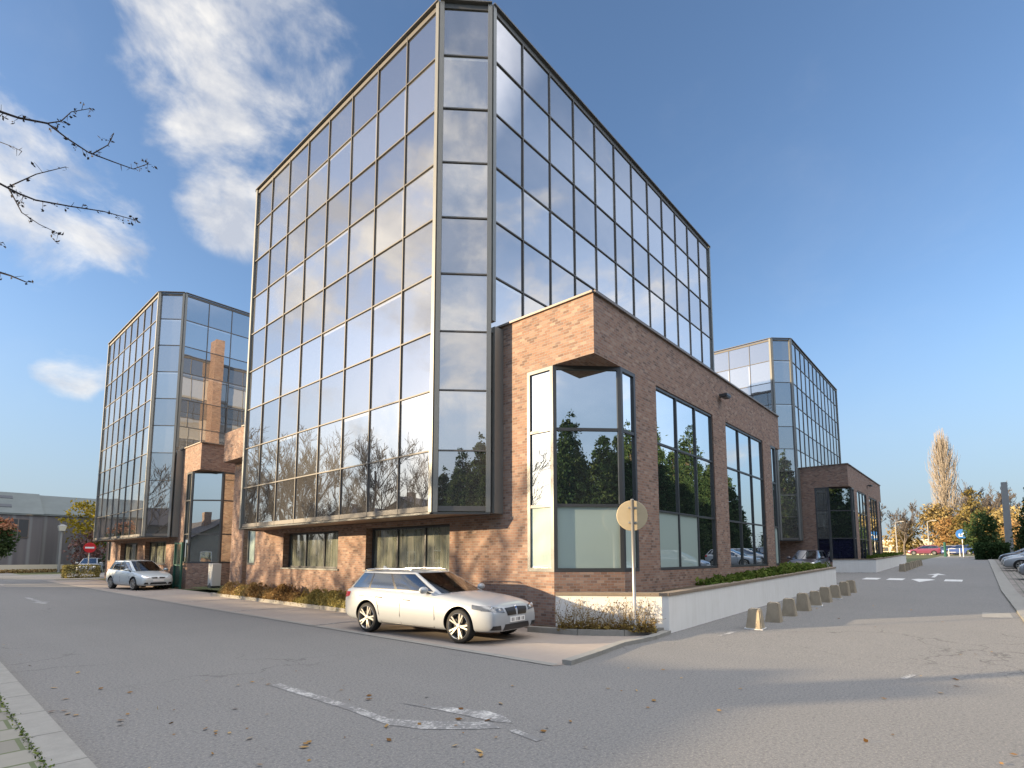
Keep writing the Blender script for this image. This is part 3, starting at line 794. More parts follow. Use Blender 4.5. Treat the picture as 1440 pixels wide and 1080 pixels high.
# ------------------------------------------------------------------ vegetation
def bare_tree_mesh(seed, H, spread, levels=4, r0=None, n_child=5, upright=.25, tw=.018, kind='round'):
    rnd = random.Random(seed); tr, cr = MB(), MB()
    r0 = r0 or H * .016
    def grow(p, d, L, r, lvl):
        ns = 4 if lvl == 0 else 3
        pts, rad = [p], [r]; q = p.copy(); dd = d.copy(); spots = []
        for i in range(ns):
            dd = (dd + Vector((rnd.gauss(0, .13), rnd.gauss(0, .13), rnd.gauss(0, .08) + (upright * .35 if lvl else .05)))).normalized()
            q = q + dd * (L / ns); pts.append(q.copy()); rad.append(max(tw, r * (1 - .62 * (i + 1) / ns))); spots.append((q.copy(), dd.copy(), rad[-1]))
        (tr if lvl == 0 else cr).tube(pts, rad, 7 if lvl == 0 else 5 if lvl == 1 else 3, cap=False)
        if lvl >= levels: return
        nc = n_child + (3 if lvl == 0 else 0)
        for k in range(nc):
            f = rnd.uniform(.32 if lvl == 0 else .25, 1.0) * ns
            i = min(ns - 1, int(f)); a = pts[i].lerp(pts[i + 1], f - i)
            if kind == 'column': ang = rnd.uniform(.18, .42)
            else: ang = rnd.uniform(.45, .95)
            perp = dd.cross(Vector((rnd.gauss(0, 1), rnd.gauss(0, 1), rnd.gauss(0, 1)))).normalized()
            nd = (pts[i + 1] - pts[i]).normalized() * math.cos(ang) + perp * math.sin(ang) * spread
            nd.z += upright; nd.normalize()
            sh = (1.0 - .45 * f / ns)
            LL = L * (rnd.uniform(.42, .66) if kind != 'column' else rnd.uniform(.22, .42)) * (sh if lvl == 0 else 1)
            grow(a, nd, LL, max(tw, rad[min(i + 1, ns)] * rnd.uniform(.5, .75)), lvl + 1)
    grow(Vector((0, 0, -.2)), Vector((rnd.gauss(0, .03), rnd.gauss(0, .03), 1)).normalized(), H * (.62 if kind != 'column' else .95), r0, 0)
    return tr, cr
def tree_obj(name, meshes, loc, label, cat='tree', group=None, s=1, rz=0):
    e = empty(name, loc, label, cat, group, rz); e.scale = (s, s, s)
    for nm, me in meshes: link(nm, me, e)
    return e
def leaf_crown(seed, H, Rr, z0, n_clumps, per, size, shape='round', gap=0.):
    rnd = random.Random(seed); mb = MB()
    for _ in range(n_clumps):
        t = rnd.random()
        if shape == 'cone':
            t = 1 - math.sqrt(rnd.random()) * .98; rr = Rr * (1 - t) ** .85 + .08
            a = rnd.random() * 6.283; k = math.sqrt(rnd.uniform(.25, 1)) * rnd.uniform(.8, 1.12)
            c = Vector((rr * k * math.cos(a), rr * k * math.sin(a), z0 + t * (H - z0)))
        elif shape == 'column':
            t = rnd.random(); rr = Rr * (math.sin(min(1, t * 1.15 + .12) * math.pi) ** .5 if t < .98 else .2)
            a = rnd.random() * 6.283; k = math.sqrt(rnd.random())
            c = Vector((rr * k * math.cos(a), rr * k * math.sin(a), z0 + t * (H - z0)))
        else:
            while True:
                p = Vector((rnd.uniform(-1, 1), rnd.uniform(-1, 1), rnd.uniform(-1, 1)))
                if .35 < p.length < 1: break
            wob = 1 + .22 * math.sin(p.x * 4 + seed) * math.cos(p.y * 5 + seed * 2)
            hz = (H - z0) / 2
            c = Vector((p.x * Rr * wob, p.y * Rr * wob, z0 + hz + p.z * hz * wob))
        tb = rnd.random(); cs = size * rnd.uniform(2.2, 4.2)
        if shape == 'cone': cs *= .75 + .5 * (1 - t)
        for _ in range(per):
            o = Vector((rnd.gauss(0, .5), rnd.gauss(0, .5), rnd.gauss(0, .38))) * cs
            if shape == 'cone': o.z -= .35 * math.hypot(o.x, o.y)
            quadleaf(mb, c + o, size * rnd.uniform(.6, 1.3), rnd, tb * .7 + rnd.random() * .3)
    return mb
def trunk_mb(H, r, seed=1, tilt=.03):
    rnd = random.Random(seed); mb = MB()
    pts = [Vector((rnd.gauss(0, tilt) * i, rnd.gauss(0, tilt) * i, -.2 + H * i / 5)) for i in range(6)]
    mb.tube(pts, [r * (1 - .13 * i) for i in range(6)], 8)
    for k in range(5):
        a = rnd.random() * 6.28; b = pts[3 + k % 3]
        mb.tube([b, b + Vector((math.cos(a), math.sin(a), .9)) * H * .12, b + Vector((math.cos(a) * 1.3, math.sin(a) * 1.3, 1.7)) * H * .16], [r * .45, r * .3, r * .12], 5)
    return mb
def mk(mb, name, m, smooth=False): return mb.mesh(name, [m], uvs=False, smooth=smooth)

# bare trees along the far side of the left road: they stand out of the frame, throw the dappled shade and show in the glass
def bare_row():
    kinds = []
    for s, H, sp in ((11, 13, 1.0), (12, 11.5, 1.1), (13, 15, .9)):
        t, c = bare_tree_mesh(s, H, sp, 4, tw=.014, n_child=5)
        kinds.append((mk(t, 'trunk', M['bark'], True), mk(c, 'crown', M['bark'])))
    spots = [(-13.5, 30.5, 0), (-12.8, 33, 1), (-13.6, 39.5, 2), (-12.6, 46, 0), (-13.3, 52, 1), (-12.7, 59, 2), (-13.8, 66, 0), (-12.5, 74, 1), (-13.5, 82, 2), (-12.5, 91, 0), (-11, 43, 1), (-16, 71, 2), (-17, 88, 1), (-15, 63, 1), (-11, 56, 0), (-15.5, 79, 0), (-14, 98, 2), (-16, 106, 0)]
    rnd = random.Random(6)
    for x, y, k in spots:
        tree_obj('bare_tree', [('trunk', kinds[k][0]), ('crown', kinds[k][1])], (x, y, 0), 'bare winter tree mirrored in the lowest panes of the big glass facade', 'tree', 'bare trees mirrored in the glass', rnd.uniform(.85, 1.1) * (1.35 if y > 45 else 1), rnd.random() * 6.28)
bare_row()
def twig_hedge():
    mb = MB(); rnd = random.Random(3)
    for _ in range(2600):
        y = rnd.uniform(34, 108); x = -18.5 + rnd.gauss(0, .5)
        h = rnd.uniform(2.5, 5.5) + 1.2 * math.sin(y * .3)
        mb.tube([(x, y, 0), (x + rnd.gauss(0, .5), y + rnd.gauss(0, .5), h * .5), (x + rnd.gauss(0, .9), y + rnd.gauss(0, .9), h)], [.03, .02, .01], 3, cap=False)
    tag(link('twig_thicket', mk(mb, 'twig_thicket', M['bark_grey'])), 'bare brushwood thicket mirrored low in the big glass facade', 'thicket', None, 'stuff')
twig_hedge()
# houses across the left road (seen in the glass; their roofs cast the shade on the road)
def house(x0, x1, y0, y1, eave, ridge, label, gable_x=True):
    r = empty('house', ((x0 + x1) / 2, (y0 + y1) / 2, 0), label, 'house', 'dark roofed houses across the left road')
    O = r.location.copy(); ym = (y0 + y1) / 2
    w = MB()
    for q in (((x0, y0), (x1, y0), (0, -1)), ((x0, y1), (x1, y1), (0, 1))): wall(w, q[0], q[1], -.3, eave, q[2])
    for x, s in ((x1, 1), (x0, -1)):
        w.face([(x, y0, -.3), (x, y1, -.3), (x, y1, eave), (x, ym, ridge), (x, y0, eave)])
    link('wall', w.mesh('wall', [M['stucco']], O), r)
    m = MB(); ov = .35; dz = (ridge - eave) / (ym - y0) * ov
    for ya, yb in ((y0 - ov, ym), (y1 + ov, ym)):
        za = eave - dz
        m.hexa([(x0 - ov, ya, za + .02), (x1 + ov, ya, za + .02), (x1 + ov, yb, ridge + .02), (x0 - ov, yb, ridge + .02), (x0 - ov, ya, za + .16), (x1 + ov, ya, za + .16), (x1 + ov, yb, ridge + .16), (x0 - ov, yb, ridge + .16)])
    rf = link('roof', m.mesh('roof', [M['tile_dark']], O), r)
    ch = MB(); ch.box((x1 - 3.2, ym + .6, ridge - .8), (x1 - 2.5, ym + 1.3, ridge + .9)); link('chimney', ch.mesh('chimney', [M['brick']], O), rf)
    for yy in (y0 + (y1 - y0) * .28, y0 + (y1 - y0) * .72):
        f = MB(); f.box((x1 - .05, yy - .55, 1.0), (x1 + .04, yy + .55, 2.2)); wf = link('window', f.mesh('window', [M['sign_white']], O), r)
        g = MB(); g.box((x1 + .03, yy - .47, 1.08), (x1 + .05, yy + .47, 2.12)); link('pane', g.mesh('pane', [M['glass_window']], O), wf)
house(-26, -15, 17.2, 25.6, 2.9, 5.5, 'dark gabled house mirrored beside the conifer end of the glass facade')
def long_house():
    x0, x1, y0, y1, ev, rg = -26, -15, 25.9, 49.5, 4.7, 6.6
    r = empty('house', ((x0 + x1) / 2, (y0 + y1) / 2, 0), 'long low house with dark roof mirrored in the middle of the glass facade', 'house', 'dark roofed houses across the left road')
    O = r.location.copy(); xm = (x0 + x1) / 2; w = MB()
    for x, n in ((x0, -1), (x1, 1)): wall(w, (x, y0), (x, y1), -.3, ev, (n, 0))
    for y in (y0, y1): w.face([(x0, y, -.3), (x1, y, -.3), (x1, y, ev), (xm, y, rg), (x0, y, ev)])
    link('wall', w.mesh('wall', [M['stucco']], O), r)
    m = MB()
    for xa in (x0 - .35, x1 + .35):
        za = ev - (rg - ev) / (xm - x0) * .35
        m.hexa([(xa, y0 - .1, za), (xm, y0 - .1, rg), (xm, y1 + .2, rg), (xa, y1 + .2, za), (xa, y0 - .1, za + .15), (xm, y0 - .1, rg + .15), (xm, y1 + .2, rg + .15), (xa, y1 + .2, za + .15)])
    link('roof', m.mesh('roof', [M['tile_dark']], O), r)
    for k in range(5):
        yy = y0 + 2.5 + k * 4.5
        f = MB(); f.box((x1 - .05, yy - .7, 1.0), (x1 + .04, yy + .7, 2.3)); wf = link('window', f.mesh('window', [M['sign_white']], O), r)
        g = MB(); g.box((x1 + .03, yy - .6, 1.1), (x1 + .05, yy + .6, 2.2)); link('pane', g.mesh('pane', [M['glass_window']], O), wf)
long_house()
house(-44, -29, 54, 70, 7.4, 10.0, 'tall dark roofed house mirrored in the lowest panes of the glass facade')
house(-45, -30, 73, 88, 7.0, 9.8, 'farthest tall house mirrored in the lowest panes, behind bare trees')

# conifer belt behind and to the right of the camera: mirrored in the brick wing's windows
def conifers():
    kinds = []
    for s, H, r in ((21, 11.5, 2.7), (22, 13, 3.1), (23, 10, 2.4)):
        cm = leaf_crown(s, H, r, .4, 900, 30, .125, 'cone')
        tm = MB(); tm.tube([(0, 0, -.3), (0, 0, H * .5), (0, 0, H * .96)], [.24, .15, .03], 8)
        kinds.append((mk(tm, 'trunk', M['bark'], True), mk(cm, 'crown', M['conifer'])))
    rnd = random.Random(9)
    x = -24.
    while x < 74:
        k = rnd.randrange(3); y = -13.5 + rnd.uniform(-1.2, 1.2)
        tree_obj('conifer_tree', [('trunk', kinds[k][0]), ('crown', kinds[k][1])], (x, y, gh(x)), 'dark green conifer of the belt mirrored in the windows of the brick wing', 'tree', 'conifers mirrored in the windows', rnd.uniform(.85, 1.12) * (1.22 if x > 24 else 1), rnd.random() * 6.28)
        if x < 8:
            k2 = rnd.randrange(3); tree_obj('conifer_tree', [('trunk', kinds[k2][0]), ('crown', kinds[k2][1])], (x + 1.2, -17.5 + rnd.uniform(-.6, .6), 0), 'dark green conifer of the belt mirrored in the windows of the brick wing', 'tree', 'conifers mirrored in the windows', rnd.uniform(.85, 1.1), rnd.random() * 6.28)
        x += rnd.uniform(2.1, 3.2)
    tree_obj('conifer_tree', [('trunk', kinds[0][0]), ('crown', kinds[0][1])], (66, -4.25, gh(66)), 'dark green conifer reaching in at the right edge above the parked cars', 'tree', None, .86, 1.0)
conifers()

# trees at the end of the right road
def far_right():
    t, c = MB(), MB(); rnd = random.Random(77)
    t.tube([(0, 0, -.3), (.1, 0, 6), (0, .1, 13), (.1, .1, 21.5)], [.42, .32, .2, .03], 8)
    for _ in range(1150):                       # upright shoots of the poplar
        z = 1.2 + 19.5 * rnd.random() ** .85; w = 2.5 * min(1, (22.6 - z) / 6) * min(1, .5 + z / 9); a = rnd.random() * 6.283
        rr = w * math.sqrt(rnd.random()) * rnd.uniform(.7, 1.05); L = rnd.uniform(1.2, 3.4)
        p = Vector((rr * .72 * math.cos(a), rr * .72 * math.sin(a), z)); q = Vector((rr * math.cos(a), rr * math.sin(a), z + L * .5)); e_ = q + Vector((rnd.gauss(0, .12), rnd.gauss(0, .12), L * .5))
        c.tube([p, q, e_], [.036, .026, .012], 3, cap=False)
        if rnd.random() < .16: c.tube([Vector((0, 0, max(.8, z - 1.8))), p, q], [.09, .06, .035], 4, cap=False)
    tree_obj('poplar_tree', [('trunk', mk(t, 'trunk', M['bark_pale'])), ('crown', mk(c, 'crown', M['bark_pale']))], (125, 4.6, 1.9), 'tall narrow leafless poplar rising above the autumn trees', 'tree')
    ks = []
    for s, H in ((41, 12.5), (42, 11)):
        t, c = bare_tree_mesh(s, H, 1.0, 4, tw=.028, n_child=5)
        ks.append((mk(t, 'trunk', M['bark_grey']), mk(c, 'crown', M['bark_grey'])))
    lab = ['leafless grey tree nearest the brick corner of the far office block', 'leafless grey tree between the brick corner and the poplar', 'leafless grey tree just left of the poplar', 'leafless grey tree just right of the poplar', 'wide leafless tree behind the concrete post', 'leafless grey tree above the blue sign', 'leafless grey tree behind the olive conifer']
    for i, (x, y, k, s) in enumerate([(120, 14.2, 0, 1.0), (122, 11.0, 1, 1.05), (128, 7.2, 0, .98), (131, 2.2, 0, 1.28), (127, -2.8, 0, 1.15), (121, 1.2, 1, 1.0), (134, -.6, 1, 1.4)]):
        tree_obj('bare_tree', [('trunk', ks[k][0]), ('crown', ks[k][1])], (x, y, 1.9), lab[i], 'tree', 'leafless trees at the end of the road', s, i * 1.3)
    def leafy(name, label, x, y, H, Rr, z0, m, seed, n=90, size=.26, shape='round', group=None, per=16):
        cm = leaf_crown(seed, H, Rr, z0, n, per, size, shape); tm = trunk_mb(H * .8, .02 * H, seed)
        tree_obj(name, [('trunk', mk(tm, 'trunk', M['bark'], True)), ('crown', mk(cm, 'crown', m))], (x, y, gh(x)), label, 'tree', group)
    G = 'golden autumn trees at the end of the road'
    leafy('autumn_tree', 'golden tree under the foot of the tall poplar', 123, 6.1, 9.5, 2.9, 1.0, M['gold'], 51, 105, group=G)
    leafy('autumn_tree', 'olive gold conical tree just right of the poplar', 117, 1.2, 12.0, 3.6, 1.0, M['olive'], 52, 170, .24, 'cone', group=G, per=18)
    leafy('autumn_tree', 'orange leaved tree above the red parked car', 119, 4.0, 6.2, 2.5, .8, M['orange'], 53, 90, group=G)
    leafy('autumn_tree', 'small olive cone tree left of the poplar', 126, 10.2, 7.4, 2.0, .6, M['olive'], 54, 80, .24, 'cone', group=G)
    leafy('autumn_tree', 'golden tree behind the green bush', 118, -1.3, 7.4, 2.6, .8, M['gold'], 55, 100, group=G)
    leafy('autumn_tree', 'golden tree behind the concrete post', 116, -3.6, 7.9, 2.7, .8, M['gold'], 56, 100, group=G)
    leafy('autumn_tree', 'orange bush tree low at the right edge', 110, -4.6, 5.8, 2.2, .4, M['orange'], 57, 80, group=G)
    leafy('autumn_tree', 'small golden tree between brick corner and red car', 128, 12.4, 5.6, 2.2, .6, M['gold'], 58, 60, group=G)
    cm = leaf_crown(61, 5.2, 1.9, .3, 150, 18, .17); tm = trunk_mb(3, .09, 3)
    tree_obj('round_bush', [('trunk', mk(tm, 'trunk', M['bark'])), ('crown', mk(cm, 'crown', M['green']))], (86, .1, gh(86)), 'rounded green bush behind the dark hedge beside the blue sign', 'bush')
    hb = MB(); rnd = random.Random(5)
    for _ in range(2600):
        quadleaf(hb, (rnd.uniform(74, 76.5), rnd.uniform(-2.0, .75), gh(75) + rnd.uniform(0, 1.75) ), .14, rnd, rnd.random() * .6)
    tag(link('clipped_hedge', mk(hb, 'clipped_hedge', M['green'])), 'dark clipped hedge at the end of the parked cars', 'hedge')
far_right()

# trees and shrubs at the left end of the road
def far_left():
    def leafy(name, label, x, y, H, Rr, z0, m, seed, n, size, cat='tree', per=16):
        cm = leaf_crown(seed, H, Rr, z0, n, per, size); tm = trunk_mb(max(1, H * .7), .02 * H + .03, seed)
        return tree_obj(name, [('trunk', mk(tm, 'trunk', M['bark'], True)), ('crown', mk(cm, 'crown', m))], (x, y, gh(x)), label, cat)
    leafy('yellow_tree', 'yellow green tree between the grey metal building and the left office block', 14.9, 78, 8.2, 2.9, 2.4, M['yellowgreen'], 71, 130, .2)
    leafy('mauve_shrub', 'mauve leafless looking shrub behind the lamp post', 13.4, 75, 4.4, 1.7, .4, M['redshrub'], 72, 60, .16, 'shrub')
    leafy('dark_shrub', 'dark green shrub behind the no entry sign', 15.6, 72, 4.0, 1.5, .3, M['green'], 73, 60, .16, 'shrub')
    e = empty('maple_tree', (4.75, 58, 0), 'small tree with reddish top and green underside at the left edge', 'tree')
    tm = trunk_mb(2.4, .08, 5); link('trunk', mk(tm, 'trunk', M['bark'], True), e)
    link('crown', mk(leaf_crown(74, 4.3, 1.0, 1.5, 90, 16, .13), 'crown', M['green']), e)
    link('red_crown', mk(leaf_crown(75, 4.9, .9, 3.2, 50, 16, .13), 'red_crown', M['redgreen']), e)
far_left()

# hedges in front of the brick
def hedge(name, y0, y1, x0, x1, h, m, seed, label, n):
    mb = MB(); rnd = random.Random(seed)
    for _ in range(n):
        y = rnd.uniform(y0, y1); e = min(1, (y - y0) / .5, (y1 - y) / .5)
        hh = h * (.72 + .16 * math.sin(y * 2.3 + seed) + .14 * math.sin(y * 5.1)) * (.5 + .5 * max(0, e))
        t = rnd.random() ** .6; wdt = math.sqrt(max(0, 1 - (t * .96) ** 3))
        x = (x0 + x1) / 2 + (x1 - x0) / 2 * wdt * rnd.choice((-1, -1, -1, rnd.uniform(-1, 1))) * rnd.uniform(.85, 1.1)
        quadleaf(mb, (min(x, 10.19), y, t * hh + .02), rnd.uniform(.03, .065), rnd, .5 + .35 * math.sin(y * 1.7 + seed) * math.sin(y * .9) + rnd.uniform(-.3, .3))
    for _ in range(n // 40):
        y = rnd.uniform(y0 + .2, y1 - .2); x = rnd.uniform(x0 + .15, x1 - .1)
        mb.tube([(x, y, 0), (x + rnd.gauss(0, .08), y + rnd.gauss(0, .1), h * .5), (x + rnd.gauss(0, .15), y + rnd.gauss(0, .18), h * rnd.uniform(.75, 1.12))], [.012, .008, .003], 3, cap=False)
    tag(link(name, mk(mb, name, m)), label, 'hedge')
hedge('low_hedge', 18.6, 25.6, 9.3, 10.2, .68, M['hedge_brown'], 81, 'reddish brown low hedge against the brick, under the left low window', 11000)
hedge('low_hedge', 11.9, 18.7, 9.3, 10.2, .66, M['hedge_olive'], 82, 'yellow olive low hedge against the brick, behind the white estate car', 10000)
sheet('flower_bed', [[(9.3, 12.4), (10.2, 12.4), (10.2, 26.2), (9.3, 26.2)], [(10.2, 8.1), (9.78, 8.1), (10.08, 6.95), (10.6, 6.1), (11.4, 5.55), (10.3, 7.6)]], M['soil'], .11)
def bed_weeds():
    mb = MB(); rnd = random.Random(4)
    a, b = Vector((10.18, 7.5, .1)), Vector((11.25, 5.62, .1)); d = (b - a); n = Vector((-.87, -.48, 0))
    for _ in range(2100):
        p = a + d * rnd.random() + n * rnd.uniform(.04, .38)
        h = abs(rnd.gauss(0, .10))
        quadleaf(mb, (p.x, p.y, .10 + h), rnd.uniform(.018, .045), rnd, rnd.random() * (1 - h * .8), .3)
    for _ in range(150):
        p = a + d * rnd.random() + n * rnd.uniform(.05, .35); h = rnd.uniform(.25, .75)
        q = p + Vector((rnd.gauss(0, .1), rnd.gauss(0, .1), h * .55)); r = q + Vector((rnd.gauss(0, .12), rnd.gauss(0, .12), h * .45))
        mb.tube([p, q, r], [.006, .004, .002], 3, cap=False)
        for _ in range(7):
            t = rnd.random(); quadleaf(mb, q.lerp(r, t) + Vector((rnd.gauss(0, .05), rnd.gauss(0, .05), rnd.gauss(0, .05))), rnd.uniform(.012, .028), rnd, rnd.random() * .6)
    tag(link('dry_weeds', mk(mb, 'dry_weeds', M['weeds'])), 'dry straggly weeds and yellow leaves in front of the white planter wall', 'weeds', None, 'stuff')
bed_weeds()
def litter():
    mb = MB(); rnd = random.Random(12)
    for _ in range(150):
        r = rnd.random()
        if r < .45: x, y = rnd.uniform(1.2, 4.5), 2.6 + abs(rnd.gauss(0, 3.5))
        elif r < .75: x, y = rnd.uniform(1.15, 9), rnd.uniform(-1, 6)
        elif r < .9: x, y = rnd.uniform(8, 20), rnd.uniform(-.5, 4)
        else: x, y = rnd.uniform(1.15, 1.5), rnd.uniform(3, 16)
        if x > 6.9 and y > 4.9: continue
        quadleaf(mb, (x, y, gh(x) + .012 + rnd.random() * .008), rnd.uniform(.018, .05), rnd, rnd.random(), .93)
    tag(link('fallen_leaves', mk(mb, 'fallen_leaves', M['litter'])), 'scattered brown fallen leaves on the asphalt', 'leaves', None, 'stuff')
    mb = MB()
    for _ in range(1500):
        y = rnd.uniform(2.7, 14); x = rnd.choice((.855, .855, .44, .02)) + rnd.gauss(0, .018)
        quadleaf(mb, (x, y, .108 + rnd.random() * .012), rnd.uniform(.008, .022), rnd, rnd.random(), .5)
    tag(link('joint_moss', mk(mb, 'joint_moss', M['cover'])), 'green moss and weeds in the joints of the pavement slabs', 'moss', None, 'stuff')
litter()
# street tree whose twigs hang in at the upper left
def street_tree():
    e = empty('street_tree', (-1.7, 9.9, .1), 'bare branches with dark withered leaves reaching in at the upper left', 'tree')
    O = Vector((-1.7, 9.9, .1)); t = MB(); c = MB(); lf = MB(); rnd = random.Random(3)
    t.tube([(-1.7, 9.9, -.1), (-1.72, 9.92, 2), (-1.65, 9.9, 4.2), (-1.6, 9.95, 6.2), (-1.62, 9.9, 8.6)], [.16, .13, .11, .08, .03], 10)
    L = {'a': [(-1.62, 9.92, 5.6), (-.6, 9.6, 6.9), (.05, 9.4, 7.5), (.39, 9.3, 7.56), (.56, 9.24, 7.55), (.84, 9.18, 7.62), (1.05, 9.11, 7.49), (1.28, 9.05, 7.39), (1.56, 8.99, 7.38), (1.78, 8.93, 7.37), (1.93, 8.86, 7.5)],
         'a1': [(.84, 9.18, 7.62), (.97, 9.10, 7.69), (1.06, 9.05, 7.86), (1.25, 8.93, 7.97)], 'a2': [(1.32, 9.03, 7.38), (1.48, 9.0, 7.6), (1.53, 8.97, 7.8)],
         'b': [(-1.6, 9.95, 4.8), (-.7, 9.8, 6.1), (0, 9.7, 6.7), (.47, 9.6, 6.74), (.65, 9.52, 6.66), (.82, 9.43, 6.61), (1.18, 9.35, 6.67), (1.53, 9.27, 6.74), (1.9, 9.18, 6.75)],
         'b1': [(.54, 9.57, 6.71), (.8, 9.43, 6.98), (1.08, 9.27, 7.17)], 'b2': [(.56, 9.56, 6.70), (.7, 9.48, 6.39), (.87, 9.35, 6.25), (1.06, 9.23, 6.16)],
         'c': [(-1.65, 9.9, 4.0), (-.5, 9.95, 5.3), (.2, 9.93, 5.66), (.5, 9.9, 5.64), (.67, 9.73, 5.57), (.82, 9.57, 5.48)], 'c2': [(.2, 9.93, 5.66), (.42, 9.9, 5.93), (.56, 9.65, 5.97)],
         'd': [(-.6, 9.6, 6.9), (0, 9.55, 7.3), (.39, 9.5, 7.26), (.52, 9.33, 7.17), (.62, 9.17, 7.07)]}
    for k, pts in L.items():
        pts = [Vector(p) for p in pts]; n = len(pts); r0 = {'a': .05, 'b': .045, 'c': .04}.get(k, .009)
        far = 3 if k in ('a', 'b', 'c') else 0
        rad = [max(.0045, r0 * (1 - i / 3) + .016 * i / 3) if (i < 3 and far) else max(.004, (.016 if far else .009) * (1 - .8 * (i - far) / (n - far))) for i in range(n)]
        c.tube(pts, rad, 5, cap=False)
        for i in range(far, n):
            for _ in range(5 if k in ('a', 'b') else 3):
                p = pts[i].lerp(pts[min(n - 1, i + 1)], rnd.random())
                q = p + Vector((rnd.gauss(0, .035), rnd.gauss(0, .035), rnd.gauss(-.01, .045)))
                c.tube([p, q], [.004, .002], 3, cap=False)
                if rnd.random() < .62 and k != 'd':
                    for _ in range(rnd.randrange(2, 5)):
                        quadleaf(lf, q + Vector((rnd.gauss(0, .02), rnd.gauss(0, .02), -abs(rnd.gauss(.015, .02)))), rnd.uniform(.014, .034), rnd, rnd.random())
    for _ in range(26):                          # the rest of the crown, away from the road
        z = rnd.uniform(3.6, 8.0); a = rnd.uniform(2.0, 4.6); p = Vector((-1.62, 9.92, z)); L_ = rnd.uniform(1.2, 2.6)
        dv = Vector((math.cos(a), math.sin(a), rnd.uniform(.3, .8))); q = p + dv * L_ * .5; r_ = q + (dv + Vector((0, 0, .25))) * L_ * .5
        c.tube([p, q, r_], [.03, .018, .006], 5, cap=False)
        for _ in range(7):
            b0 = p.lerp(q, rnd.uniform(.4, 1)) if rnd.random() < .4 else q.lerp(r_, rnd.random()); b1 = b0 + Vector((rnd.gauss(-.1, .22), rnd.gauss(0, .22), rnd.gauss(.15, .2)))
            c.tube([b0, b1], [.008, .003], 3, cap=False)
            for _ in range(2): quadleaf(lf, b1 + Vector((rnd.gauss(0, .03), rnd.gauss(0, .03), -.02)), rnd.uniform(.014, .03), rnd, rnd.random())
    link('trunk', t.mesh('trunk', [M['bark']], O, True), e); link('crown', c.mesh('crown', [M['bark_dark']], O), e); link('withered_leaves', lf.mesh('withered_leaves', [M['bark_dark']], O), e)
street_tree()

# ------------------------------------------------------------------ far left building, street furniture
def metal_building():
    e = empty('metal_building', (10, 86, 0), 'long grey metal clad building with pale sloped roofs at the far left', 'building'); O = Vector((10, 86, 0))
    w, rf = MB(), MB()
    for x0, x1, y0, ze, zr in ((-4, 3.6, 82.6, 6.6, 9.3), (3.6, 10.4, 82, 6.5, 9.25), (10.4, 17.5, 83, 6.6, 9.2), (17.5, 30, 83, 6.6, 9.2)):
        y1 = 96
        w.box((x0, y0, -.4), (x1 - .01, y1, ze))
        for x in (x0, x1 - .01): w.face([(x, y0, ze), (x, y0 + 4.5, zr), (x, y1, zr), (x, y1, ze)])
        rf.hexa([(x0, y0 - .2, ze), (x1 - .02, y0 - .2, ze), (x1 - .02, y0 + 4.5, zr), (x0, y0 + 4.5, zr), (x0, y0 - .2, ze + .15), (x1 - .02, y0 - .2, ze + .15), (x1 - .02, y0 + 4.5, zr + .12), (x0, y0 + 4.5, zr + .12)])
        rf.box((x0, y0 + 4.5, zr - .1), (x1 - .02, y1, zr + .12))
    link('wall', w.mesh('wall', [M['cladding']], O), e); r = link('roof', rf.mesh('roof', [M['zinc']], O), e)
    for x0, x1, y0, z0 in ((6.0, 7.7, 83.0, 7.25), (6.5, 7.9, 85.0, 8.4)):
        k = MB(); k.hexa([(x0, y0, z0), (x1, y0, z0), (x1, y0 + .6, z0 + .35), (x0, y0 + .6, z0 + .35), (x0, y0, z0 + .15), (x1, y0, z0 + .15), (x1, y0 + .6, z0 + .5), (x0, y0 + .6, z0 + .5)])
        link('skylight', k.mesh('skylight', [M['dark_frame']], O), r)
    f = MB(); f.box((7.3, 81.9, 3.9), (9.2, 82.02, 6.05)); wf = link('window', f.mesh('window', [M['coping']], O), e)
    g = MB(); g.box((7.38, 81.87, 3.98), (8.2, 81.9, 5.97)); g.box((8.3, 81.87, 3.98), (9.12, 81.9, 5.97)); link('pane', g.mesh('pane', [M['dark_frame']], O), wf)
    b = MB(); b.box((3.6, 81.96, 0), (10.38, 82.01, .62)); b.box((10.42, 82.96, 0), (17.4, 83.01, .62)); link('plinth', b.mesh('plinth', [M['dark']], O), e)
    lw = MB(); lw.box((6.2, 79.6, -.2), (12.2, 79.85, .85)); tag(link('low_wall', lw.mesh('low_wall', [M['cream']])), 'low cream wall in front of the grey metal building', 'wall')
    hb = MB(); rnd = random.Random(15)
    for _ in range(1500): quadleaf(hb, (rnd.uniform(5.6, 12.4), rnd.uniform(77.8, 78.8), rnd.uniform(0, .36)), .1, rnd, rnd.random())
    tag(link('low_hedge', mk(hb, 'low_hedge', M['hedge_brown'])), 'brown strip of hedge along the low cream wall at far left', 'hedge')
    hb = MB()
    for _ in range(2600):
        q = [rnd.uniform(0, 1) for _ in range(3)]; q[rnd.randrange(3)] = rnd.choice((0, 1)) + rnd.gauss(0, .02)
        quadleaf(hb, (8.75 + 2.2 * q[0], 55.8 + 1.5 * q[1], .02 + 1.0 * abs(q[2])), .07, rnd, rnd.random())
    tag(link('box_hedge', mk(hb, 'box_hedge', M['hedge_olive'])), 'boxy olive hedge under the red no entry sign', 'hedge')
metal_building()
def disc(r, t, n=36):
    mb = MB(); mb.lathe([(0, -t / 2), (r * .98, -t / 2), (r, -t * .2), (r, t * .2), (r * .98, t / 2), (0, t / 2)], 'y', n); return mb
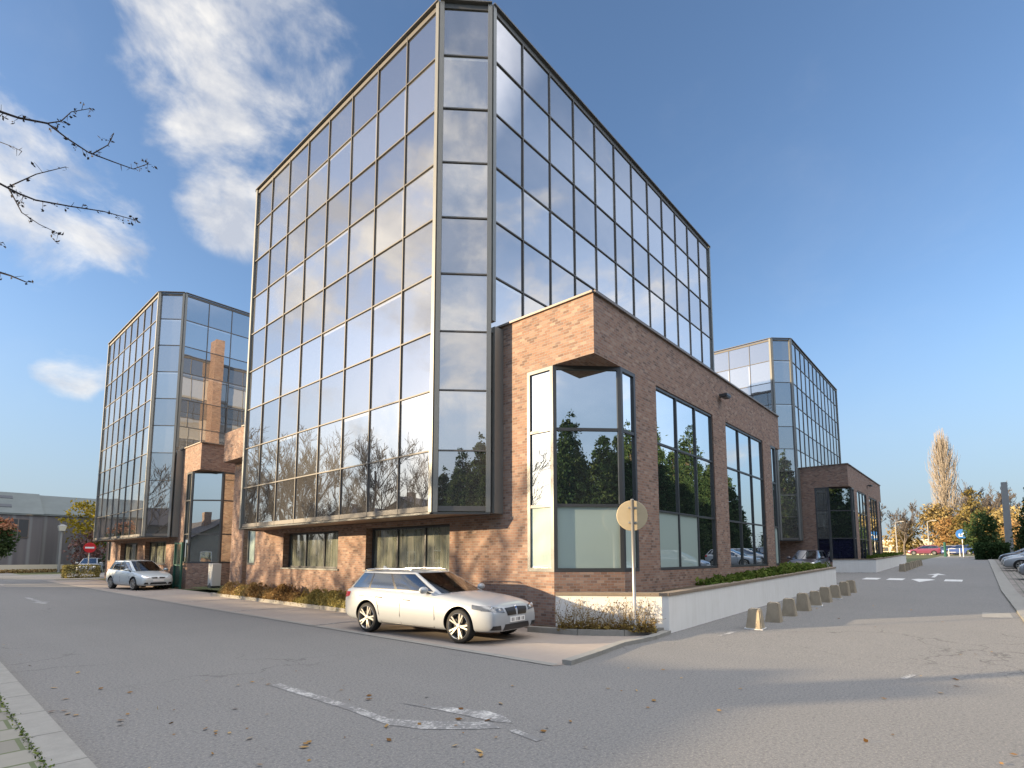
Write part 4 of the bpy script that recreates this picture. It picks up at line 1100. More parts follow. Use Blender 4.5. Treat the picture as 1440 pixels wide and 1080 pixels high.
def signs():
    # front: the back of a round sign
    fx, fy = 10.86, 5.93
    e = empty('round_sign', (fx, fy, .1), 'back of a round sign on a galvanised pole before the white planter wall', 'road sign', None, math.atan2(-fx, fy) + .12)
    p = MB(); p.tube([(0, 0, -.3), (0, 0, 2.94)], .038, 14); p.lathe([(0, 2.955), (.034, 2.95), (.038, 2.94)], 'z', 14)
    link('pole', p.mesh('pole', [M['galv']], smooth=True), e)
    d = disc(.35, .03); s = MB()
    s.v = [(v[0], v[1] + .085, v[2] + 2.58) for v in d.v]; s.f = d.f; s.m = d.m
    pl = link('sign_plate', s.mesh('sign_plate', [M['sign_back']]), e)
    b = MB()
    for z in (2.42, 2.76): b.box((-.09, .035, z - .02), (.09, .068, z + .02))
    link('bracket', b.mesh('bracket', [M['galv']]), e)
    # no entry at the left
    x, y = 12.0, 66.0
    e = empty('no_entry_sign', (x, y, 0), 'red round no entry sign with white bar beside the left office block', 'road sign', None, math.atan2(-x, y) + math.pi * 0)
    p = MB(); p.tube([(0, 0, -.2), (0, 0, 3.0)], .045, 8); link('pole', p.mesh('pole', [M['galv']]), e)
    d = disc(.50, .03); s = MB(); s.v = [(v[0], v[1] - .07, v[2] + 2.62) for v in d.v]; s.f = d.f; s.m = d.m
    pl = link('sign_plate', s.mesh('sign_plate', [M['sign_red']]), e)
    b = MB(); b.box((-.36, -.093, 2.54), (.36, -.088, 2.70)); link('white_bar', b.mesh('white_bar', [M['sign_white']]), pl)
    # blue direction sign at the right
    x, y = 88., 1.95; z0 = gh(x)
    e = empty('blue_sign', (x, y, z0), 'blue round arrow sign at the end of the road beside the green bush', 'road sign', None, math.atan2(-x, y))
    p = MB(); p.tube([(0, 0, -.2), (0, 0, 3.2)], .06, 8); link('pole', p.mesh('pole', [M['galv']]), e)
    d = disc(.62, .04); s = MB(); s.v = [(v[0], v[1] - .08, v[2] + 2.85) for v in d.v]; s.f = d.f; s.m = d.m
    pl = link('sign_plate', s.mesh('sign_plate', [M['sign_blue']]), e)
    a = MB(); pts = [(-.12, -.105, 2.48), (.38, -.105, 2.52)]
    a.bar((.30, -.106, 3.08), (-.12, -.106, 2.72), .012, .13, up=(.65, 0, -.75)); a.bar((-.28, -.106, 2.60), (.05, -.106, 2.60), .012, .12); a.bar((-.25, -.104, 2.58), (-.25, -.104, 2.90), .012, .12, up=(1, 0, 0))
    link('arrow', a.mesh('arrow', [M['sign_white']]), pl)
    # green post and white barrier beside it
    e = empty('green_post', (88.5, 3.75, gh(88.5)), 'dark green post at the end of the right road', 'post')
    p = MB(); p.tube([(0, 0, -.2), (0, 0, 1.75)], .14, 10); p.lathe([(.14, 1.75), (.1, 1.86), (0, 1.88)], 'z', 10); link('shaft', p.mesh('shaft', [M['green_metal']]), e)
    e = empty('white_barrier', (90, 2.9, gh(90)), 'white tubular barrier below the blue sign', 'barrier')
    p = MB(); p.tube([(0, -.55, -.1), (0, -.55, 1.0), (0, .55, 1.0), (0, .55, -.1)], .05, 6); p.tube([(0, -.55, .55), (0, .55, .55)], .035, 6); link('rail', p.mesh('rail', [M['sign_white']]), e)
    # concrete post
    e = empty('concrete_post', (80, -2.15, gh(80)), 'tall plain grey post behind the parked cars at the right', 'post')
    p = MB(); p.hexa([(-.4, -.35, -.3), (.4, -.35, -.3), (.4, .35, -.3), (-.4, .35, -.3), (-.3, -.26, 8.4), (.3, -.26, 8.4), (.3, .26, 8.4), (-.3, .26, 8.4)]); link('shaft', p.mesh('shaft', [M['pole_grey']]), e)
    # lamp post left
    e = empty('street_lamp', (11.4, 77, 0), 'street lamp with square pale lantern before the grey metal building', 'street lamp')
    p = MB(); p.tube([(0, 0, -.2), (0, 0, 2.4), (0, 0, 4.6)], [.13, .11, .08], 10); link('pole', p.mesh('pole', [M['pole_grey']]), e)
    p = MB(); p.hexa([(-.24, -.24, 4.6), (.24, -.24, 4.6), (.24, .24, 4.6), (-.24, .24, 4.6), (-.36, -.36, 5.15), (.36, -.36, 5.15), (.36, .36, 5.15), (-.36, .36, 5.15)]); l = link('lantern', p.mesh('lantern', [M['lamp_glass']]), e)
    p = MB(); p.hexa([(-.38, -.38, 5.155), (.38, -.38, 5.155), (.38, .38, 5.155), (-.38, .38, 5.155), (-.1, -.1, 5.32), (.1, -.1, 5.32), (.1, .1, 5.32), (-.1, .1, 5.32)]); link('cap', p.mesh('cap', [M['pole_grey']]), l)
    for i, (x, y) in enumerate([(112, 6.75), (112, 11.1)]):
        e = empty('lamp_post', (x, y, 1.95), ['thin pale post in front of the red car at the end of the road', 'thin pale post near the far brick corner, beside the low cream building'][i], 'post')
        p = MB(); p.tube([(0, 0, -.2), (0, 0, 5.6)], [.1, .06], 8); p.tube([(0, 0, 5.6), (0, -.7, 5.75)], .05, 6); link('pole', p.mesh('pole', [M['pole_grey']]), e)
        p = MB(); p.box((-.12, -1.2, 5.68), (.12, -.65, 5.82)); link('lamp_head', p.mesh('lamp_head', [M['pole_grey']]), e)
signs()
def courtyard():
    e = empty('air_conditioner', (10.7, 30.0, .14), 'pale air conditioning unit standing in the courtyard beside the brick pillar', 'air conditioner', None, -.15)
    b = MB(); b.box((-.2, -.5, .12), (.2, .5, 1.25)); link('casing', b.mesh('casing', [M['plastic_white']]), e)
    for z in (.42, .95):
        g = MB(); g.lathe([(.24, -.215), (.27, -.205)], 'x', 20); g.lathe([(.0, -.207), (.24, -.215)], 'x', 20)
        link('fan_grille', g.mesh('fan_grille', [M['galv']]), e)
    s = MB(); s.box((-.2, -.45, -.1), (.2, -.38, .119)); s.box((-.2, .38, -.1), (.2, .45, .119)); link('stand', s.mesh('stand', [M['dark_frame']]), e)
    e = empty('green_gate', (9.98, 33.3, .03), 'tall green metal gate frame before the left brick bay', 'gate')
    f = MB()
    for y in (-.55, .55): f.box((-.05, y - .05, -.1), (.05, y + .05, 2.5))
    for z in (.12, 1.25, 2.44): f.box((-.04, -.5, z - .04), (.04, .5, z + .04))
    fr = link('frame', f.mesh('frame', [M['green_metal']]), e)
    g = MB()
    for k in range(13): g.bar((0, -.46 + k * .077, .16), (0, -.46 + k * .077, 2.4), .012, .012)
    link('mesh_infill', g.mesh('mesh_infill', [M['green_metal']]), e)
    hb = MB(); rnd = random.Random(16)
    for _ in range(1500): quadleaf(hb, (rnd.uniform(9.4, 10.15), rnd.uniform(34.2, 35.6), rnd.uniform(.02, .75)), .06, rnd, rnd.random())
    tag(link('small_shrub', mk(hb, 'small_shrub', M['green'])), 'small dark shrub between the silver car and the green gate', 'shrub')
    p = MB(); p.box((40.9, 8.2, 1.35), (41.0, 9.6, 2.15)); tag(link('white_board', p.mesh('white_board', [M['white_panel']])), 'blank white board on the far brick wall above the dark car', 'board')
    # cream building at the end of the road
    e = empty('low_building', (140, 8, 1.9), 'low pale building with a row of dark windows behind the autumn trees', 'building'); O = Vector((140, 8, 1.9))
    b = MB(); b.box((136, -6, 1.5), (144, 26, 4.9)); link('wall', b.mesh('wall', [M['cream']], O), e)
    b = MB(); b.box((135.8, -6.2, 4.9), (144.2, 26.2, 5.2)); link('roof', b.mesh('roof', [M['white_panel']], O), e)
    for k in range(12):
        g = MB(); g.box((135.93, -5 + k * 2.5, 2.9), (135.98, -3.2 + k * 2.5, 3.7)); link('window', g.mesh('window', [M['dark_frame']], O), e)
    sheet('grass_verge', [[(93, -12), (104, -12), (104, 30), (93, 30)]], M['ground'], .02)
    sheet('far_car_park', [[(104, -14), (134, -14), (134, 32), (104, 32)]], M['kerb'], .015)
courtyard()

# ------------------------------------------------------------------ cars
def paint(name, c, flake=.0, rough=.32):
    def f(t):
        o = t.add('ShaderNodeTexCoord').outputs['Object']
        n = t.noise(o, 2.5, 5, .6)
        z = t.add('ShaderNodeSeparateXYZ', {0: o}).outputs[2]
        dirt = t.math('MULTIPLY', t.add('ShaderNodeMapRange', {0: z, 1: .55, 2: .15}).outputs[0], t.math('ADD', n, .1))
        cc = t.mixc(dirt, c, tuple(v * .45 + .06 for v in c))
        return pbsdf(t, cc, rough, flake, coat=.7)
    return mat(name, f)
M['paint_white'] = paint('white_car_paint', (.36, .385, .41))
M['paint_silver'] = paint('silver_blue_car_paint', (.60, .66, .68), .2, .35)
M['paint_dark'] = paint('dark_car_paint', (.05, .05, .065), .2)
M['paint_grey'] = paint('grey_car_paint', (.30, .31, .33), .4)
M['paint_red'] = paint('dark_red_car_paint', (.20, .045, .085), .1)
M['paint_blue'] = paint('blue_car_paint', (.04, .08, .25), .1)
M['tyre'] = simple('tyre_rubber', (.022, .022, .022), .85, 0, .2)
M['alloy'] = simple('alloy_wheel', (.50, .49, .47), .32, .8, .1)
M['trim'] = simple('black_trim', (.018, .018, .02), .35, 0, .1)
M['cabin'] = simple('dark_cabin', (.03, .03, .033), .8, 0, .2)
M['chrome'] = simple('chrome', (.75, .75, .75), .15, 1., .02)
M['tail'] = simple('tail_light', (.35, .01, .015), .2, 0, .1, coat=1.)
M['lamp_dark'] = simple('headlight_housing', (.13, .14, .15), .2, .3, .3, 30, coat=1.)
M['lens'] = simple('headlight_lens', (.72, .74, .76), .12, .4, .05, coat=1.)
M['plate'] = simple('number_plate', (.78, .78, .76), .5, 0, .02)
M['ink'] = simple('plate_ink', (.06, .06, .07), .6)
def car_glass_fn(t):
    tr = t.add('ShaderNodeBsdfTransparent', {0: (.42, .46, .46, 1)}).outputs[0]
    g = t.add('ShaderNodeBsdfGlossy', {0: (.95, .97, 1, 1), 'Roughness': .01}).outputs[0]
    lw = t.add('ShaderNodeLayerWeight', {0: .30}).outputs['Fresnel']
    fac = t.add('ShaderNodeMapRange', {0: lw, 1: 0, 2: .8, 3: .20, 4: 1.0}).outputs[0]
    return t.add('ShaderNodeMixShader', {0: fac, 1: tr, 2: g}).outputs[0]
M['car_glass'] = mat('car_glass', car_glass_fn)
def lerp(a, b, t): return a + (b - a) * t

class Car:
    """a car body lofted from stations along its length, with a glazed cabin on top"""
    def __init__(s, spec): s.p = spec
    def body(s):
        p = s.p; bm = bmesh.new(); rings = []
        for (x, hw, zb, zs, zc) in p['st']:
            H = zs - zb
            half = [(0, zb), (hw * .80, zb), (hw * .955, zb + .05), (hw * .995, zb + H * .30), (hw, zb + H * .52), (hw * .985, zb + H * .74), (hw * .955, zs - H * .07), (hw * .90, zs + .004), (hw * .80, lerp(zs, zc, .45)), (hw * .45, lerp(zs, zc, .88)), (0, zc)]
            ring = [bm.verts.new((x, y, z)) for y, z in half] + [bm.verts.new((x, -y, z)) for y, z in half[-2:0:-1]]
            rings.append(ring)
        n = len(rings[0])
        for a, b in zip(rings, rings[1:]):
            for k in range(n): bm.faces.new((a[k], a[(k + 1) % n], b[(k + 1) % n], b[k]))
        bm.faces.new(rings[0][::-1]); bm.faces.new(rings[-1])
        bmesh.ops.recalc_face_normals(bm, faces=bm.faces[:])
        me = bpy.data.meshes.new('body'); bm.to_mesh(me); bm.free()
        tmp = bpy.data.objects.new('tmp', me); col.objects.link(tmp)
        ss = tmp.modifiers.new('s', 'SUBSURF'); ss.levels = 2; ss.render_levels = 2
        me.materials.append(p['paint']); me.materials.append(M['cabin'])
        cut = MB(); r = p['r'] + .055
        for wx in p['wx']:
            for sd in (1, -1):
                cut.lathe([(0, -.20), (r, -.20), (r, .20), (0, .20)], 'y', 40, 0, (wx, sd * (p['hw'] - .10), p['r'] + .01))
        cme = cut.mesh('cut', [M['trim']], uvs=False)
        bm = bmesh.new(); bm.from_mesh(cme); bmesh.ops.remove_doubles(bm, verts=bm.verts[:], dist=1e-5); bmesh.ops.recalc_face_normals(bm, faces=bm.faces[:]); bm.to_mesh(cme); bm.free()
        co = bpy.data.objects.new('cut', cme); col.objects.link(co)
        bo = tmp.modifiers.new('b', 'BOOLEAN'); bo.operation = 'DIFFERENCE'; bo.object = co; bo.solver = 'EXACT'; bo.material_mode = 'TRANSFER'
        dg = bpy.context.evaluated_depsgraph_get(); dg.update()
        out = bpy.data.meshes.new_from_object(tmp.evaluated_get(dg))
        bpy.data.objects.remove(tmp); bpy.data.objects.remove(co)
        mats = [m.name if m else '' for m in out.materials]
        bm = bmesh.new(); bm.from_mesh(out)
        g = p['gh']
        for f in bm.faces:                      # the top of the body inside the cabin is dark
            c = f.calc_center_median()
            if f.normal.z > .6 and lerp(g['xr'][0], g['xf'][0], .02) < c.x < g['xf'][0] - .02 and abs(c.y) < g['w'][0] * .90: f.material_index = 1
        bm.to_mesh(out); s.bvh = BVHTree.FromBMesh(bm); bm.free()
        out.shade_smooth()
        try: out.set_sharp_from_angle(angle=R(38))
        except Exception: pass
        out.name = 'body'
        return out
    def outline(s, v):
        g = s.p['gh']
        return lerp(*g['xr'], v), lerp(*g['xf'], v), lerp(g['w'][0], g['w'][1], v ** 1.25), lerp(*g['z'], v)
    def pt(s, kind, t, v):
        xr, xf, w, z = s.outline(v); bf = lerp(.20, .10, v); br = lerp(.10, .05, v); k = .90
        z -= .02 * v * 0
        if kind == 'front': return Vector((xf + bf * (1 - t * t) - .0, t * w * k, z))
        if kind == 'rear': return Vector((xr - br * (1 - t * t), t * w * .86, z))
        a = t
        ease = 1 - (1 - k) * max(0, (a - .72) / .28) ** 2 - .14 * max(0, (.22 - a) / .22) ** 2
        return Vector((lerp(xr, xf, a), w * ease, z))
    def greenhouse(s):
        """splits the cabin skin into pillars with roof and one mesh per window"""
        g = s.p['gh']; wins = g['win']
        vs = sorted({0, .02, 1, g['v0'] - .045, g['v1'] + .03, .985, *[i / 8 for i in range(9)], g['v0'], g['v1']})
        A = sorted({0, 1, *[i / 24 for i in range(25)], *[q for wn in wins for q in wn[1:3]], wins[0][1] - .012, wins[-1][2] + .012})
        Bf = sorted({-1, 1, 0, *[i / 8 for i in range(-7, 8)], -.93, .93}); Br = sorted({-1, 1, *[i / 6 for i in range(-5, 6)], -.88, .88})
        out = {}
        def put(key, q):
            mb = out.setdefault(key, MB()); mb.face(q)
        def patch(kind, T, sy, cls):
            for t0, t1 in zip(T, T[1:]):
                for v0, v1 in zip(vs, vs[1:]):
                    q = [s.pt(kind, t0, v0), s.pt(kind, t1, v0), s.pt(kind, t1, v1), s.pt(kind, t0, v1)]
                    q = [Vector((p.x, p.y * sy, p.z)) for p in q]
                    if sy < 0: q = q[::-1]
                    put(cls((t0 + t1) / 2, (v0 + v1) / 2, sy), q)
        inv = lambda v: g['v0'] < v < g['v1']
        patch('front', Bf, 1, lambda t, v, sy: ('windscreen', 0) if abs(t) < .93 and .03 < v < .985 else ('roof', 0))
        patch('rear', Br, 1, lambda t, v, sy: ('rear_window', 0) if abs(t) < .88 and .2 < v < .93 else ('roof', 0))
        def side(t, v, sy):
            for i, wn in enumerate(wins):
                if wn[1] < t < wn[2] and inv(v): return (wn[0], i * sy + (.5 if sy < 0 else 0))
            for i in range(len(wins) - 1):
                if inv(v) and wins[i][2] < t < wins[i + 1][1]: return ('window_pillar', sy * (i + 1))
            if g['v0'] - .045 < v < g['v1'] + .03 and wins[0][1] - .012 < t < wins[-1][2] + .012: return ('window_surround', sy)
            return ('roof', 0)
        for sy in (1, -1): patch('side', A, sy, side)
        loop = [s.pt('side', a, 1) for a in A] + [s.pt('front', b, 1) for b in Bf[::-1][1:]] + [Vector((q.x, -q.y, q.z)) for q in [s.pt('side', a, 1) for a in A[::-1]][1:]] + [s.pt('rear', b, 1) for b in Br[1:-1]]
        c = Vector((sum(q.x for q in loop) / len(loop), 0, 0)); c.x = (g['xr'][1] + g['xf'][1]) / 2
        prev = loop
        for sc_ in (.95, .82, .6, .3, 0.02):
            cur = [Vector((c.x + (q.x - c.x) * sc_, q.y * sc_, q.z + g['crown'] * (1 - sc_ ** 2.2))) for q in loop]
            for i in range(len(loop)):
                j = (i + 1) % len(loop); put(('roof', 0), [prev[i], prev[j], cur[j], cur[i]])
            prev = cur
        return out
    def proj(s, corners, axis, name, m, eps=.006, n=(8, 4), parent=None, sign=1, thick=.012):
        """a patch given by four corners in the side or front view, laid on the body"""
        mb = MB(); grid = []
        for i in range(n[0] + 1):
            row = []
            for j in range(n[1] + 1):
                u, v = i / n[0], j / n[1]
                a = lerp(lerp(corners[0][0], corners[1][0], u), lerp(corners[3][0], corners[2][0], u), v)
                z = lerp(lerp(corners[0][1], corners[1][1], u), lerp(corners[3][1], corners[2][1], u), v)
                if axis == 'x': o, d = Vector((sign * 6, a, z)), Vector((-sign, 0, 0))
                elif axis == 'y': o, d = Vector((a, sign * 4, z)), Vector((0, -sign, 0))
                else: o, d = Vector((a, z * sign, 4)), Vector((0, 0, -1))
                hit, nr, _, _ = s.bvh.ray_cast(o, d)
                if hit is None: hit, nr = o + d * (6 - 2.1 if axis == 'x' else 3.2), -d
                if nr.dot(d) > 0: nr = -nr
                row.append((hit + nr * eps, hit - nr * thick))
            grid.append(row)
        def q(a, b, c, d):
            f = [a, b, c, d]
            mb.face(f)
        N, K = n
        for i in range(N):
            for j in range(K): q(grid[i][j][0], grid[i + 1][j][0], grid[i + 1][j + 1][0], grid[i][j + 1][0])
        rim = [(i, 0) for i in range(N)] + [(N, j) for j in range(K)] + [(i, K) for i in range(N, 0, -1)] + [(0, j) for j in range(K, 0, -1)]
        for (a, b), (c, d) in zip(rim, rim[1:] + rim[:1]): q(grid[a][b][0], grid[a][b][1], grid[c][d][1], grid[c][d][0])
        me = mb.mesh(name, [m], uvs=False)
        bm = bmesh.new(); bm.from_mesh(me); bmesh.ops.remove_doubles(bm, verts=bm.verts[:], dist=1e-5); bmesh.ops.recalc_face_normals(bm, faces=bm.faces[:]); bm.to_mesh(me); bm.free()
        me.shade_smooth()
        try: me.set_sharp_from_angle(angle=R(40))
        except Exception: pass
        return link(name, me, parent)
    def strip(s, pts, name, m, parent, w=.010, eps=.002, sign=1, axis='y'):
        P = []
        for a, z in pts:
            if axis == 'y': o, d = Vector((a, sign * 4, z)), Vector((0, -sign, 0))
            else: o, d = Vector((a, z, 4)), Vector((0, 0, -1))
            hit, nr, _, _ = s.bvh.ray_cast(o, d)
            if hit is not None: P.append(hit + nr * eps * (1 if nr.dot(d) < 0 else -1))
        mb = MB(); mb.tube(P, w / 2, 4); return mb
    def build(s, loc, heading, label, group=None, detail=True):
        p = s.p; root = empty('parked_car', loc, label, 'car', group, heading)
        body = link('body', s.body(), root)
        gp = s.greenhouse()
        for key, mb in gp.items():
            nm = key[0]; m = {'roof': p['paint'], 'window_pillar': M['trim'], 'window_surround': M['trim']}.get(nm, M['car_glass'])
            me = mb.mesh(nm, [m], uvs=False)
            bm = bmesh.new(); bm.from_mesh(me); bmesh.ops.remove_doubles(bm, verts=bm.verts[:], dist=1e-4); bmesh.ops.recalc_face_normals(bm, faces=bm.faces[:])
            if nm == 'roof':                    # all skins face outwards
                pass
            bm.to_mesh(me); bm.free(); me.shade_smooth()
            link(nm, me, root)
        # wheels
        r = p['r']; wdt = .11
        tm = MB(); tm.lathe([(r * .76, -wdt), (r * .93, -wdt), (r * .985, -wdt * .8), (r, -wdt * .4), (r, wdt * .4), (r * .985, wdt * .8), (r * .93, wdt), (r * .76, wdt), (r * .72, wdt * .6), (r * .72, -wdt * .6), (r * .76, -wdt)], 'y', 40)
        tme = tm.mesh('wheel', [M['tyre']], uvs=False, smooth=True)
        rm = MB(); rm.lathe([(r * .785, -wdt * .99), (r * .765, -wdt * 1.04), (r * .735, -wdt * .9), (r * .70, -wdt * .2), (r * .70, wdt * .7)], 'y', 40)
        for k in range(p.get('spokes', 5)):
            for dd in ((-.16, .16) if p.get('double', True) else (0,)):
                a = 2 * math.pi * k / p.get('spokes', 5) + .3; a2 = a + dd
                rm.bar((r * .12 * math.cos(a), -wdt * .80, r * .12 * math.sin(a)), (r * .755 * math.cos(a2), -wdt * .92, r * .755 * math.sin(a2)), .034 if p.get('double', True) else .055, .03, up=(0, 1, 0))
        rm.lathe([(0, -wdt * 1.02), (r * .11, -wdt * 1.0), (r * .19, -wdt * .86), (r * .19, -wdt * .5)], 'y', 20)
        rme = rm.mesh('rim', [M['alloy']], uvs=False)
        bk = MB(); bk.lathe([(0, -wdt * .30), (r * .66, -wdt * .25), (r * .70, 0)], 'y', 32); bme = bk.mesh('brake_disc', [M['trim']], uvs=False)
        for wx in p['wx']:
            for sd in (1, -1):
                w = link('wheel', tme, root, (wx, sd * (p['hw'] - wdt - .025), r)); w.rotation_euler = (0, random.Random(int(wx * 10) + sd).random() * 3, math.pi if sd > 0 else 0)
                link('rim', rme, w); link('brake_disc', bme, w)
        if not detail and not p.get('lights'): return root
        for sd in (1, -1):
            for nm, ax, cs, m, eps in p['side']:
                o = s.proj(cs, ax, nm, m, eps, (8, 5), root, sd if ax == 'y' else 1) if ax == 'y' else s.proj([(a * sd, z) for a, z in cs], ax, nm, m, eps, (8, 5), root, 1 if ax == 'x' else -1)
                if nm == 'headlight' and p.get('lens'):
                    for (ly, lz, lr) in p['lens']:
                        hit, nr, _, _ = s.bvh.ray_cast(Vector((6, ly * sd, lz)), Vector((-1, 0, 0)))
                        if hit is not None:
                            l = MB(); l.lathe([(0, .012), (lr * .7, .010), (lr, 0)], 'x', 18); lo = link('lens', l.mesh('lens', [M['lens']], uvs=False, smooth=True), o, hit)
            for pts in p.get('seams', []):
                b = s.strip(pts, 'seam', M['trim'], root, .017, .001, sd)
                link('door_seam', b.mesh('door_seam', [M['trim']], uvs=False), root)
            for hx, hz in p.get('handles', []):
                hit, nr, _, _ = s.bvh.ray_cast(Vector((hx, sd * 4, hz)), Vector((0, -sd, 0)))
                h = MB(); y = hit.y + sd * .028
                h.tube([(hx - .11, hit.y, hz), (hx - .08, y, hz + .004), (hx + .08, y, hz + .004), (hx + .11, hit.y, hz)], .013, 6)
                link('door_handle', h.mesh('door_handle', [p['paint']], uvs=False, smooth=True), root)
            mx, mz = p['mirror']; w0 = p['gh']['w'][0]
            mm = bmesh.new(); bmesh.ops.create_uvsphere(mm, u_segments=14, v_segments=8, radius=1)
            for v in mm.verts:
                x, y, z = v.co; v.co = Vector((mx + x * (.085 if x > 0 else .045), sd * (w0 + .155) + y * .125, mz + .07 + z * .078))
            me = bpy.data.meshes.new('side_mirror'); mm.to_mesh(me); mm.free(); me.materials.append(p['paint']); me.shade_smooth()
            mo = link('side_mirror', me, root)
            st = MB(); st.bar((mx - .01, sd * (w0 - .05), mz - .015), (mx, sd * (w0 + .1), mz + .03), .09, .035); link('mirror_arm', st.mesh('mirror_arm', [M['trim']], uvs=False), mo)
        for nm, cs, m, eps, sg in p['front']:
            s.proj(cs, 'x', nm, m, eps, (10, 4), root, sg)
        # seats and wheel
        for sx, sy in p['seats']:
            b = MB(); b.hexa([(sx - .10, sy - .22, .55), (sx + .05, sy - .22, .55), (sx + .05, sy + .22, .55), (sx - .10, sy + .22, .55), (sx - .22, sy - .19, p['seat_z']), (sx - .12, sy - .19, p['seat_z']), (sx - .12, sy + .19, p['seat_z']), (sx - .22, sy + .19, p['seat_z'])])
            b.hexa([(sx - .25, sy - .12, p['seat_z'] + .03), (sx - .15, sy - .12, p['seat_z'] + .03), (sx - .15, sy + .12, p['seat_z'] + .03), (sx - .25, sy + .12, p['seat_z'] + .03), (sx - .26, sy - .10, p['seat_z'] + .21), (sx - .18, sy - .10, p['seat_z'] + .21), (sx - .18, sy + .10, p['seat_z'] + .21), (sx - .26, sy + .10, p['seat_z'] + .21)])
            me = b.mesh('seat', [M['cabin']], uvs=False); bm = bmesh.new(); bm.from_mesh(me); bmesh.ops.bevel(bm, geom=bm.edges[:], offset=.03, segments=2, affect='EDGES'); bm.to_mesh(me); bm.free()
            link('seat', me, root)
        sx, sy = p['steer']; b = MB()
        ring = [Vector((sx + .08 * math.cos(a) * -1, sy + .19 * math.sin(a), p['gh']['z'][0] + .02 + .17 * math.cos(a))) for a in [i * math.pi / 10 for i in range(21)]]
        b.tube(ring, .016, 6, cap=False); link('steering_wheel', b.mesh('steering_wheel', [M['trim']], uvs=False), root)
        return root

WAGON = dict(paint=M['paint_white'], hw=.905, r=.335, wx=(1.52, -1.30),
    st=[(-2.31, .60, .44, .74, .78), (-2.285, .72, .36, .86, .90), (-2.20, .815, .27, .965, .99), (-1.95, .875, .22, 1.00, 1.01), (-1.45, .905, .20, .995, 1.0), (-.6, .905, .19, .975, .98),
        (.3, .905, .19, .955, .965), (.80, .905, .19, .935, .975), (1.0, .905, .19, .915, .985), (1.4, .90, .20, .865, .950), (1.8, .89, .21, .815, .905), (2.05, .865, .215, .765, .855), (2.22, .82, .22, .715, .795), (2.325, .74, .24, .65, .715), (2.365, .66, .30, .55, .60)],
    gh=dict(xr=(-2.16, -1.80), xf=(.88, -.02), w=(.81, .63), z=(.945, 1.375), crown=.055, v0=.14, v1=.90,
            win=[('quarter_window', .045, .265), ('rear_door_window', .285, .575), ('front_door_window', .605, .955)]),
    spokes=5, double=True, mirror=(.62, .955), seat_z=1.06, seats=[(.25, .36), (.25, -.36), (-.75, .36), (-.75, -.36)], steer=(.50, .36),
    handles=[(.02, .80), (-.88, .825)],
    seams=[[(.78, .93), (.86, .70), (.88, .45), (.84, .26)], [(-.17, .955), (-.17, .7), (-.17, .45), (-.15, .27)], [(-.98, .975), (-1.0, .80), (-.90, .62), (-.86, .45), (-.80, .27)], [(.84, .255), (.3, .25), (-.3, .25), (-.80, .26)],
           [(.9, .755), (.3, .775), (-.3, .79), (-1.0, .81), (-1.6, .83)]],
    side=[('headlight', 'x', [(.42, .615), (.83, .66), (.83, .765), (.44, .705)], M['lamp_dark'], .007),
          ('headlight_wing', 'y', [(1.86, .69), (2.22, .655), (2.20, .725), (1.84, .775)], M['lamp_dark'], .006),
          ('kidney_grille', 'x', [(.03, .555), (.32, .555), (.37, .695), (.05, .71)], M['trim'], .012),
          ('fog_light_intake', 'x', [(.52, .285), (.76, .30), (.74, .375), (.55, .375)], M['trim'], .008),
          ('tail_light', 'y', [(-2.25, .74), (-1.98, .80), (-1.95, .90), (-2.22, .90)], M['tail'], .007)],
    lens=[(.54, .665, .042), (.71, .695, .048)],
    front=[('lower_intake', [(-.46, .27), (.46, .27), (.40, .385), (-.40, .385)], M['trim'], .008, 1),
           ('number_plate', [(-.26, .415), (.26, .415), (.26, .52), (-.26, .52)], M['plate'], .02, 1)])
def white_wagon():
    hd = math.atan2(-2.83, .286)
    c = Car(WAGON); root = c.build((8.21, 9.66, .015), hd, 'white estate car with black twin grille parked on the pink strip by the brick wall')
    # roof rails, antenna fin, badge, ghost characters of the plate
    for sd in (1, -1):
        b = MB(); b.tube([(-1.75, sd * .565, 1.385), (-1.65, sd * .575, 1.43), (-.9, sd * .59, 1.455), (-.2, sd * .58, 1.44), (-.10, sd * .57, 1.40)], .015, 6); link('roof_rail', b.mesh('roof_rail', [M['chrome']], uvs=False, smooth=True), root)
    b = MB(); b.hexa([(-1.75, -.03, 1.40), (-1.55, -.03, 1.41), (-1.55, .03, 1.41), (-1.75, .03, 1.40), (-1.75, -.006, 1.50), (-1.70, -.006, 1.50), (-1.70, .006, 1.50), (-1.75, .006, 1.50)]); link('antenna_fin', b.mesh('antenna_fin', [M['paint_white']], uvs=False), root)
    hit, nr, _, _ = c.bvh.ray_cast(Vector((6, 0, .70)), Vector((-1, 0, 0)))
    b = MB(); b.lathe([(0, .012), (.030, .010), (.038, 0)], 'x', 20); bd = link('badge', b.mesh('badge', [M['chrome']], uvs=False), root, hit + Vector((.002, 0, 0)))
    b = MB(); b.lathe([(0, .014), (.024, .0135)], 'x', 20); link('badge_field', b.mesh('badge_field', [M['sign_blue']], uvs=False), bd)
    b = MB(); rnd = random.Random(3)
    pts = [(-.20, .02), (-.145, .02), (-.06, .012), (0, .03), (.05, .03), (.15, .014), (.20, .022)]
    for y, w in pts:
        hit, nr, _, _ = c.bvh.ray_cast(Vector((6, y, .467)), Vector((-1, 0, 0)))
        b.box((hit.x + .0215, y - w / 2, .435), (hit.x + .024, y + w / 2, .500))
    link('plate_characters', b.mesh('plate_characters', [M['ink']], uvs=False), root)
    return root
white_wagon()

